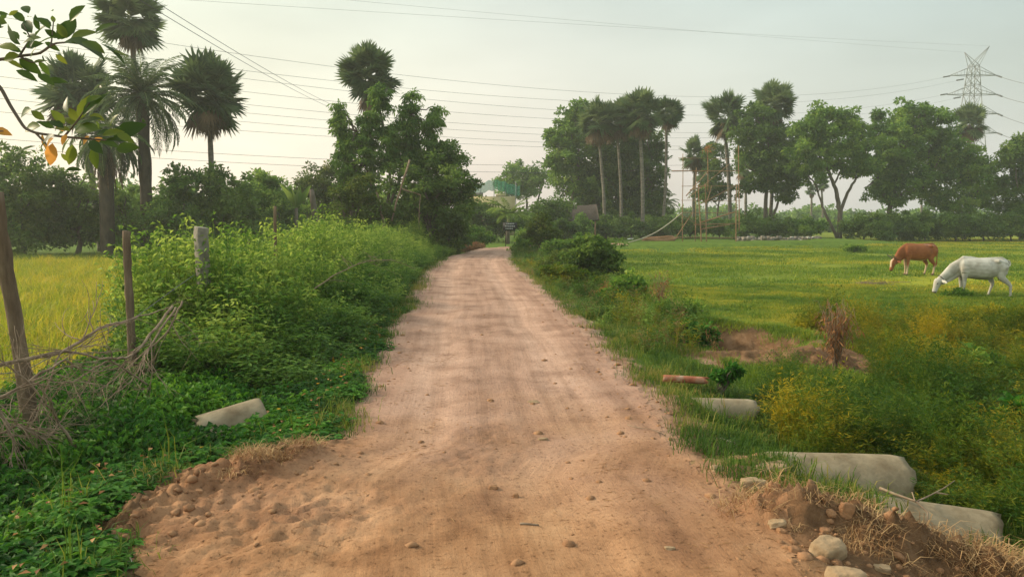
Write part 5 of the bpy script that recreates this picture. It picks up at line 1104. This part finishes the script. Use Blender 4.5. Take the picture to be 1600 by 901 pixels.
for i, (px_, py_) in enumerate(((1600, 122), (1600, 152), (1600, 185), (1600, 212))):
    tip = [a for s_, a in arms if s_ == 1][i]; x = (px_ - 800) / F * 150; B = np.array([x, 150, at(px_, py_, 150)[2]]); m = MB(); B2 = tip + (B - tip) * 3; B2[2] += 1; P_ = cat(m, tip, B2, 2.0, .05); o = m.build('power_line', M_wire)
    tag(o, names[i] + ' of the four conductors leaving the pylon to the right', 'power line'); d = norm(P_[3] - P_[0]); ins = MB(); q = tip - pb; ins.tube([q, q + d * 3.2], .17, 6); ins.build('insulator', M_wire, t)
for i, tp in enumerate(pk):
    m = MB(); B = np.array(at([540, 700][i], [-6, 20][i], 90)); B2 = tp + (B - tp) * 1.5; cat(m, tp, B2, .5, .012); o = m.build('power_line', M_wire); tag(o, ['faint thin earth wire leaving the left peak of the pylon', 'faint thin earth wire leaving the right peak of the pylon'][i], 'power line')
# lower line and the steep pair
for i, (a, c) in enumerate((((-40, 214), (1075, 258)), ((-40, 228), (1075, 268)))):
    m = MB(); cat(m, at(a[0], a[1], 62), at(c[0], c[1], 100), .9, .018); tag(m.build('power_line', M_wire), ['upper', 'lower'][i] + ' of two low wires crossing just above the left treetops', 'power line')
for i, (a, c) in enumerate((((232, -4), (525, 172)), ((236, -14), (528, 168)))):
    m = MB(); A = np.array(at(a[0], a[1], 17)); B = np.array(at(c[0], c[1], 46)); cat(m, A + (A - B) * .3, B, .25, .008); tag(m.build('power_line', M_wire), ['lower', 'upper'][i] + ' of the close pair of wires slanting down to the drooping tree', 'power line')

# ------------------------------------------------------------------ overhanging branches close to the camera
def leafmesh(P, D, N, ln, wd):
    """pointed oval leaves with a folded midrib and a curve: 3 stations each side"""
    n = len(P); D = norm(D); S = norm(np.cross(D, N)); U = np.cross(S, D); ts = np.array([0, .2, .45, .7, .88, 1.0]); ws = np.array([0.04, .72, 1, .78, .38, .02]); V = []
    ln = ln[:, None]; wd = wd[:, None]
    for t_, w_ in zip(ts, ws):
        c = P + D * ln * t_ - U * ln * .22 * t_ ** 2; V += [c - S * wd * .5 * w_ + U * wd * .16 * w_, c, c + S * wd * .5 * w_ + U * wd * .16 * w_]
    V = np.stack(V, 1).reshape(-1, 3); b = np.arange(n)[:, None] * 18; Q = []
    for k in range(5):
        for j in range(2): Q.append(b + [k * 3 + j, k * 3 + j + 1, k * 3 + j + 4, k * 3 + j + 3])
    Q = np.stack(Q, 1).reshape(-1, 4); return V, Q
def hang(label, stems, lvs, Y_, seed, withered=None):
    r = np.random.default_rng(seed); b = np.array(at(stems[0][0][0], stems[0][0][1], Y_)); t = thing('overhanging_branch', label, 'branch', b); m = MB()
    for i, s in enumerate(stems):
        P0 = np.array([at(q[0], q[1], Y_ + (q[2] if len(q) > 2 else 0)) for q in s]) - b; n = len(s) * 5; tt = np.linspace(0, len(s) - 1, n); P_ = np.stack([np.interp(tt, range(len(s)), P0[:, k]) for k in range(3)], 1)
        P_[1:-1] = (P_[:-2] + P_[1:-1] * 2 + P_[2:]) / 4; m.tube(P_, np.linspace(.0065, .0028, n) * (1 if i == 0 else .6), 7)
    m.build('stem', M_bark, t, smooth=True)
    for nm, lst, mt in (('leaves', lvs, 'near'), ('withered_leaves', withered or [], 'wither')):
        if not lst: continue
        if nm == 'leaves': lst = lst + [(x1 + r.uniform(-14, 6), y1 + r.uniform(-10, 12), x1 + r.uniform(-14, 6) + (x1 - x0) * r.uniform(.3, .9) + r.uniform(-12, 12), y1 + (y1 - y0) * .6 + r.uniform(-6, 18)) for (x0, y0, x1, y1) in lst]
        P = []; D = []; Ln = []
        for (x0, y0, x1, y1) in lst:
            dy = r.uniform(-.15, .15); a = np.array(at(x0, y0, Y_ + dy)); c = np.array(at(x1, y1, Y_ + dy + r.uniform(-.03, .03))); P.append(a - b); D.append(c - a); Ln.append(np.linalg.norm(c - a) * 1.05)
        n = len(P); N_ = np.stack([r.normal(0, .5, n), r.normal(-.9, .4, n), r.uniform(.3, 1.0, n)], 1); Ln = np.array(Ln)
        V, Q = leafmesh(np.array(P), np.array(D), N_, Ln, Ln * r.uniform(.40, .55, n)); mesh_np(nm, V, Q, G[mt], t, v=np.repeat(r.uniform(0, 1, n), 10), smooth=True)
hang('leafy branch reaching into the top left corner', [[(-60, 60), (-10, 95), (30, 88), (62, 84), (85, 68), (110, 66)], [(30, 88), (48, 60), (36, 38)], [(62, 84), (80, 70), (84, 30)], [(-10, 95), (-20, 50), (5, 42)], [(30, 88), (50, 98), (68, 96)]],
     [(50, 52, 34, 28), (62, 48, 52, 24), (80, 42, 52, 22), (84, 36, 82, 24), (88, 58, 60, 62), (90, 62, 114, 30), (96, 62, 116, 28), (110, 62, 145, 45), (112, 66, 162, 80), (105, 60, 88, 36), (100, 66, 140, 62), (128, 66, 160, 76), (30, 62, 12, 44), (32, 70, 4, 40), (28, 78, -6, 66), (34, 82, 8, 70), (30, 86, 2, 92), (40, 74, 62, 66),
      (30, 92, 60, 112), (48, 92, 52, 72), (60, 96, 78, 116), (52, 98, 72, 92), (10, 94, 35, 104), (0, 92, -20, 80), (92, 60, 70, 46), (-8, 22, 12, 20), (-14, 28, 6, 30), (58, 60, 40, 52), (70, 66, 92, 78)], 2.6, 41)
hang('thin branch with yellowing leaves hanging at the left edge', [[(-60, 80), (0, 135), (16, 165), (38, 200), (56, 208), (100, 214), (150, 218), (185, 220)], [(56, 208), (72, 225), (82, 240)], [(100, 214), (120, 190), (140, 160)], [(-20, 205, -.1), (5, 205)]],
     [(70, 188, 48, 172), (85, 200, 62, 190), (120, 190, 108, 168), (124, 186, 136, 152), (130, 180, 158, 144), (120, 196, 100, 182), (125, 195, 152, 180), (110, 205, 84, 196), (118, 205, 150, 196), (140, 205, 172, 190), (150, 212, 178, 200), (160, 212, 190, 202), (178, 214, 222, 192), (150, 218, 185, 226), (165, 220, 196, 216), (110, 215, 92, 236), (130, 214, 120, 234), (95, 240, 112, 254), (135, 160, 155, 148), (100, 200, 76, 186), (85, 212, 58, 224), (140, 220, 156, 236)],
     2.5, 42, [(66, 208, 74, 240), (82, 224, 78, 258), (84, 216, 66, 232), (100, 205, 88, 196), (104, 210, 96, 224), (140, 212, 128, 224), (90, 236, 76, 252), (160, 216, 142, 222), (-12, 203, 14, 207)])

# ------------------------------------------------------------------ cows
def loft(m, st, sides=18):
    """st: list of (x, z, y, halfheight, halfwidth) stations along a chain"""
    P_ = np.array([[s[0], s[2], s[1]] for s in st], float); n = len(P_); tg = norm(np.gradient(P_, axis=0)); V = []; a = np.linspace(0, 2 * np.pi, sides, endpoint=False)
    for i in range(n):
        y = np.array([0, 1.0, 0]); u = np.cross(tg[i], y); u /= np.linalg.norm(u) + 1e-9; V.append(P_[i] + st[i][3] * np.sin(a)[:, None] * u + st[i][4] * np.cos(a)[:, None] * y)
    V = np.concatenate(V + [P_[:1], P_[-1:]]); i = np.arange(n - 1)[:, None] * sides; j = np.arange(sides)[None]; k = (j + 1) % sides
    Q = np.stack([i + j, i + k, i + sides + k, i + sides + j], -1).reshape(-1, 4); jj = np.arange(sides); kk = (jj + 1) % sides; b_ = (n - 1) * sides
    T = np.concatenate([np.stack([kk, jj, np.full(sides, n * sides)], -1), np.stack([b_ + jj, b_ + kk, np.full(sides, n * sides + 1)], -1)]); m.add(V, Q, T)
def cow(label, loc, rz, scale, mat, legs, hump, head, horns, tail, udder=False, seed=0):
    """local: head towards -x, ground z=0, withers about 1.2"""
    t = thing('cow', label, 'cow', loc, rz); m = MB()
    # trunk: chest to rump
    loft(m, [(-.52, .93, 0, .17, .12), (-.42, .93, 0, .27, .19), (-.25, .91, 0, .31, .22), (0, .885, 0, .325, .27), (.3, .87, 0, .335, .30), (.52, .91, 0, .29, .26), (.62, .94, 0, .26, .225), (.78, .96, 0, .235, .21), (.90, .97, 0, .17, .15), (.95, .97, 0, .08, .08)])
    loft(m, [(-.50, 1.04, 0, .10, .06), (-.34, 1.13 + hump, 0, .11, .07), (-.16, 1.14 + hump * .5, 0, .10, .08), (.1, 1.13, 0, .08, .06), (.5, 1.16, 0, .07, .05), (.76, 1.17, 0, .07, .06), (.88, 1.10, 0, .06, .06)])          # withers and spine
    for s in (-1, 1): loft(m, [(.46, 1.08, .14 * s, .06, .05), (.56, 1.11, .19 * s, .065, .06), (.66, 1.07, .16 * s, .07, .05), (.84, 1.03, .13 * s, .08, .06)])                                    # hip bones
    # neck down to the head
    hx, hz = head; nx_, nz_ = -.46, 1.0
    loft(m, [(nx_ + .1, nz_, 0, .22, .13), (nx_ + (hx - nx_) * .3, nz_ + (hz - nz_) * .25, 0, .185, .10), (nx_ + (hx - nx_) * .65, nz_ + (hz - nz_) * .62, 0, .14, .085), (hx, hz, 0, .115, .08)])
    loft(m, [(-.46, .74, 0, .10, .05), (nx_ + (hx - nx_) * .4, nz_ + (hz - nz_) * .45 - .17, 0, .10, .025), (hx + .06, hz - .09, 0, .05, .02)])    # dewlap
    # head pointing down
    dx, dz = -.28, -.9; L0 = .46
    Hs = [(0, .105, .085), (.18, .12, .098), (.4, .105, .085), (.65, .08, .062), (.88, .070, .06), (1.0, .05, .045)]
    loft(m, [(hx - .02 + dx * L0 * q, hz + .05 + dz * L0 * q, 0, a, b_) for q, a, b_ in Hs])
    for s in (-1, 1):   # ears
        loft(m, [(hx + .02, hz + .02, .07 * s, .03, .02), (hx + .06, hz + .0, .15 * s, .055, .018), (hx + .09, hz - .03, .22 * s, .045, .014), (hx + .11, hz - .05, .26 * s, .01, .008)], 10)
    for s in (-1, 1):
        loft(m, [(-.40, 1.05, .10 * s, .10, .05), (-.34, .90, .155 * s, .15, .075), (-.36, .76, .16 * s, .12, .06)]); loft(m, [(.62, 1.02, .15 * s, .10, .08), (.74, .90, .17 * s, .16, .09), (.72, .74, .16 * s, .13, .07)])
    # legs: list of (kind, hip_x, side, foot dx)
    for kind, lx, s, fx in legs:
        if kind == 'f':
            kx = lx + fx * .45
            loft(m, [(lx + .02, .92, .11 * s, .17, .08), (lx, .72, .13 * s, .105, .07), (lx + fx * .2, .56, .13 * s, .068, .052), (kx, .40, .13 * s, .05, .045), (lx + fx * .7, .26, .13 * s, .033, .030), (lx + fx * .9, .13, .13 * s, .033, .030), (lx + fx, .07, .13 * s, .045, .038), (lx + fx - .03, .0, .13 * s, .055, .045)], 12)
        else:
            loft(m, [(lx, .98, .11 * s, .22, .10), (lx - .04 + fx * .1, .76, .14 * s, .18, .09), (lx - .07 + fx * .3, .60, .14 * s, .105, .065), (lx + .05 + fx * .6, .44, .13 * s, .062, .045), (lx + .06 + fx * .75, .36, .13 * s, .05, .038), (lx + .02 + fx * .9, .2, .13 * s, .034, .030), (lx + fx, .10, .13 * s, .036, .032), (lx + fx - .02, .06, .13 * s, .046, .038), (lx + fx - .05, .0, .13 * s, .055, .045)], 12)
    if udder: loft(m, [(.42, .62, 0, .06, .06), (.5, .56, 0, .10, .09), (.58, .60, 0, .06, .06)], 12)
    loft(m, [(q[0], q[1], q[2], q[3], q[3]) for q in tail], 10)
    raw = m.build('raw', mat); rm = raw.modifiers.new('r', 'REMESH'); rm.mode = 'VOXEL'; rm.voxel_size = .012; sm = raw.modifiers.new('s', 'SMOOTH'); sm.factor = .5; sm.iterations = 5
    dg = bpy.context.evaluated_depsgraph_get(); dg.update(); me = bpy.data.meshes.new_from_object(raw.evaluated_get(dg)); bpy.data.objects.remove(raw)
    me.name = 'body'; me.materials.clear(); me.materials.append(mat); me.polygons.foreach_set('use_smooth', np.ones(len(me.polygons), bool))
    o = bpy.data.objects.new('body', me); COL.objects.link(o); o.parent = t
    n = len(me.vertices); co = np.empty(n * 3, np.float32); me.vertices.foreach_get('co', co); co = co.reshape(-1, 3)
    nf = fbm(co[:, 0] + 3 * co[:, 1], co[:, 2] + seed, 4, 3)
    leg = np.clip((.42 - co[:, 2] + .12 * nf) / .12, 0, 1) * (co[:, 0] > -.75); belly = np.clip((.66 - co[:, 2] + .1 * nf) / .06, 0, 1) * (co[:, 0] > -.35) * (co[:, 0] < .4)
    blaze = (np.abs(co[:, 1]) < .05) * (co[:, 0] < hx - .06) * (co[:, 2] < hz + .12) * (co[:, 2] > hz - .22); rump = np.clip(nf * 3 - .4, 0, 1) * (co[:, 2] > 1.13) * (co[:, 0] > .35) * (co[:, 0] < .72)
    pale = np.clip(leg + belly * .7 + blaze + rump * .8, 0, 1); dark = np.clip(np.exp(-((co[:, 2] - .03) / .04) ** 2) * (co[:, 0] > -.75) + ((co[:, 0] < hx + dx * L0 * .85) & (co[:, 2] < hz - .32)) * 1.0 + .55 * np.exp(-((co[:, 0] - .0) / .5) ** 2) * (co[:, 2] < .64) * (co[:, 2] > .5), 0, 1)  # dark covers hooves and muzzle, plus shade painted under the belly
    for nm, ar in (('pale', pale), ('dark', dark)):
        a = me.attributes.new(nm, 'FLOAT', 'POINT'); a.data.foreach_set('value', ar.astype(np.float32))
    for s in (-1, 1):
        if horns:
            h = MB(); P_ = np.array([(hx - .03, .06 * s, hz + .10), (hx - .07, .11 * s, hz + .16), (hx - .13, .15 * s, hz + .20), (hx - .20, .15 * s, hz + .24), (hx - .26, .12 * s, hz + .29)]); h.tube(P_, [.026, .022, .018, .012, .004], 10); h.build('horn', M_horn, t, smooth=True)
        e = MB(); c0 = np.array((hx - .02 + dx * L0 * .3 - .03, .088 * s, hz + .05 + dz * L0 * .3)); e.tube([c0 - [0, .015 * s, 0], c0, c0 + [0, .012 * s, 0]], [.018, .018, .006], 10); e.build('eye', M_black, t, smooth=True)
    c = MB(); a = np.linspace(0, 2 * np.pi, 25); q = .75; cx_, cz_ = nx_ + (hx - nx_) * .88, nz_ + (hz - nz_) * .88; d_ = norm(np.array([hx - nx_, 0, hz - nz_])); u = np.cross(d_, [0, 1, 0])
    P_ = np.array([cx_, 0, cz_]) + np.sin(a)[:, None] * u * .142 + np.cos(a)[:, None] * np.array([0, .098, 0]); c.tube(P_, .009, 6, cap=False); c.build('collar', M_black, t, smooth=True)
    t.scale = (scale,) * 3
    return t
def cow_mat(name, base, pale, dark, lo):
    m, t, o = new_mat(name); N = t.nodes; K = t.links.new
    tcn = N.new('ShaderNodeTexCoord'); n = N.new('ShaderNodeTexNoise'); n.inputs['Scale'].default_value = 5; n.inputs['Detail'].default_value = 5; K(tcn.outputs['Object'], n.inputs['Vector'])
    c = ramp(t, n.outputs[0], [(.3, lo), (.65, base)])
    for at_, col in (('pale', pale), ('dark', dark)):
        a = N.new('ShaderNodeAttribute'); a.attribute_name = at_; x = N.new('ShaderNodeMix'); x.data_type = 'RGBA'; K(a.outputs['Fac'], x.inputs[0]); K(c, x.inputs[6]); x.inputs[7].default_value = (*col, 1); c = x.outputs[2]
    p = N.new('ShaderNodeBsdfPrincipled'); K(c, p.inputs['Base Color']); p.inputs['Roughness'].default_value = .75; p.inputs['Specular IOR Level'].default_value = .25
    f = N.new('ShaderNodeTexNoise'); f.inputs['Scale'].default_value = 60; K(tcn.outputs['Object'], f.inputs['Vector']); b = N.new('ShaderNodeBump'); b.inputs['Strength'].default_value = .3; b.inputs['Distance'].default_value = .01; K(f.outputs[0], b.inputs['Height']); K(b.outputs[0], p.inputs['Normal'])
    K(p.outputs[0], o.inputs[0]); return m
MW = cow_mat('white_hide', (.56, .54, .48), (.48, .45, .38), (.12, .10, .08), (.33, .30, .245))
MBr = cow_mat('brown_hide', (.30, .105, .035), (.55, .40, .27), (.10, .045, .02), (.20, .062, .022))
cow('white zebu cow grazing head down in the right of the field', g_at(1521, 464), R(-4), .84, MW,
    [('f', -.36, -1, .0), ('f', -.34, 1, .03), ('h', .70, -1, .30), ('h', .62, 1, -.12)], .03, (-1.02, .50), False,
    [(.90, 1.12, 0, .035), (.97, 1.12, 0, .03), (1.0, 1.02, -.03, .025), (.96, .97, -.08, .022), (.88, .98, -.12, .024), (.84, 1.05, -.14, .03)], udder=False, seed=1)
cow('brown horned cow with pale legs grazing behind the white one', g_at(1427, 431), R(10), .93, MBr,
    [('f', -.34, -1, -.04), ('f', -.28, 1, .02), ('h', .66, -1, .10), ('h', .62, 1, -.02)], .0, (-.84, .54), True,
    [(.92, 1.10, 0, .035), (.97, 1.0, 0, .028), (.99, .8, 0, .022), (.99, .55, 0, .018), (.98, .42, 0, .03), (.97, .30, 0, .012)], seed=5)
# tether rope of the brown cow
# ------------------------------------------------------------------ haze
me = bpy.data.meshes.new('haze'); bmz = bmesh.new(); bmesh.ops.create_cube(bmz, size=1); bmz.to_mesh(me); bmz.free()
hz_ = bpy.data.objects.new('haze', me); COL.objects.link(hz_); hz_.location = (20, 75, 22.5); hz_.scale = (440, 260, 49)
mh, t, o = new_mat('haze'); pv = t.nodes.new('ShaderNodeVolumePrincipled'); pv.inputs['Color'].default_value = (.93, .97, .95, 1); pv.inputs['Density'].default_value = .0010; pv.inputs['Anisotropy'].default_value = .3
t.links.new(pv.outputs[0], o.inputs['Volume']); me.materials.append(mh); hz_['kind'] = 'stuff'; hz_['label'] = 'thin pale evening haze over the fields'; hz_['category'] = 'haze'
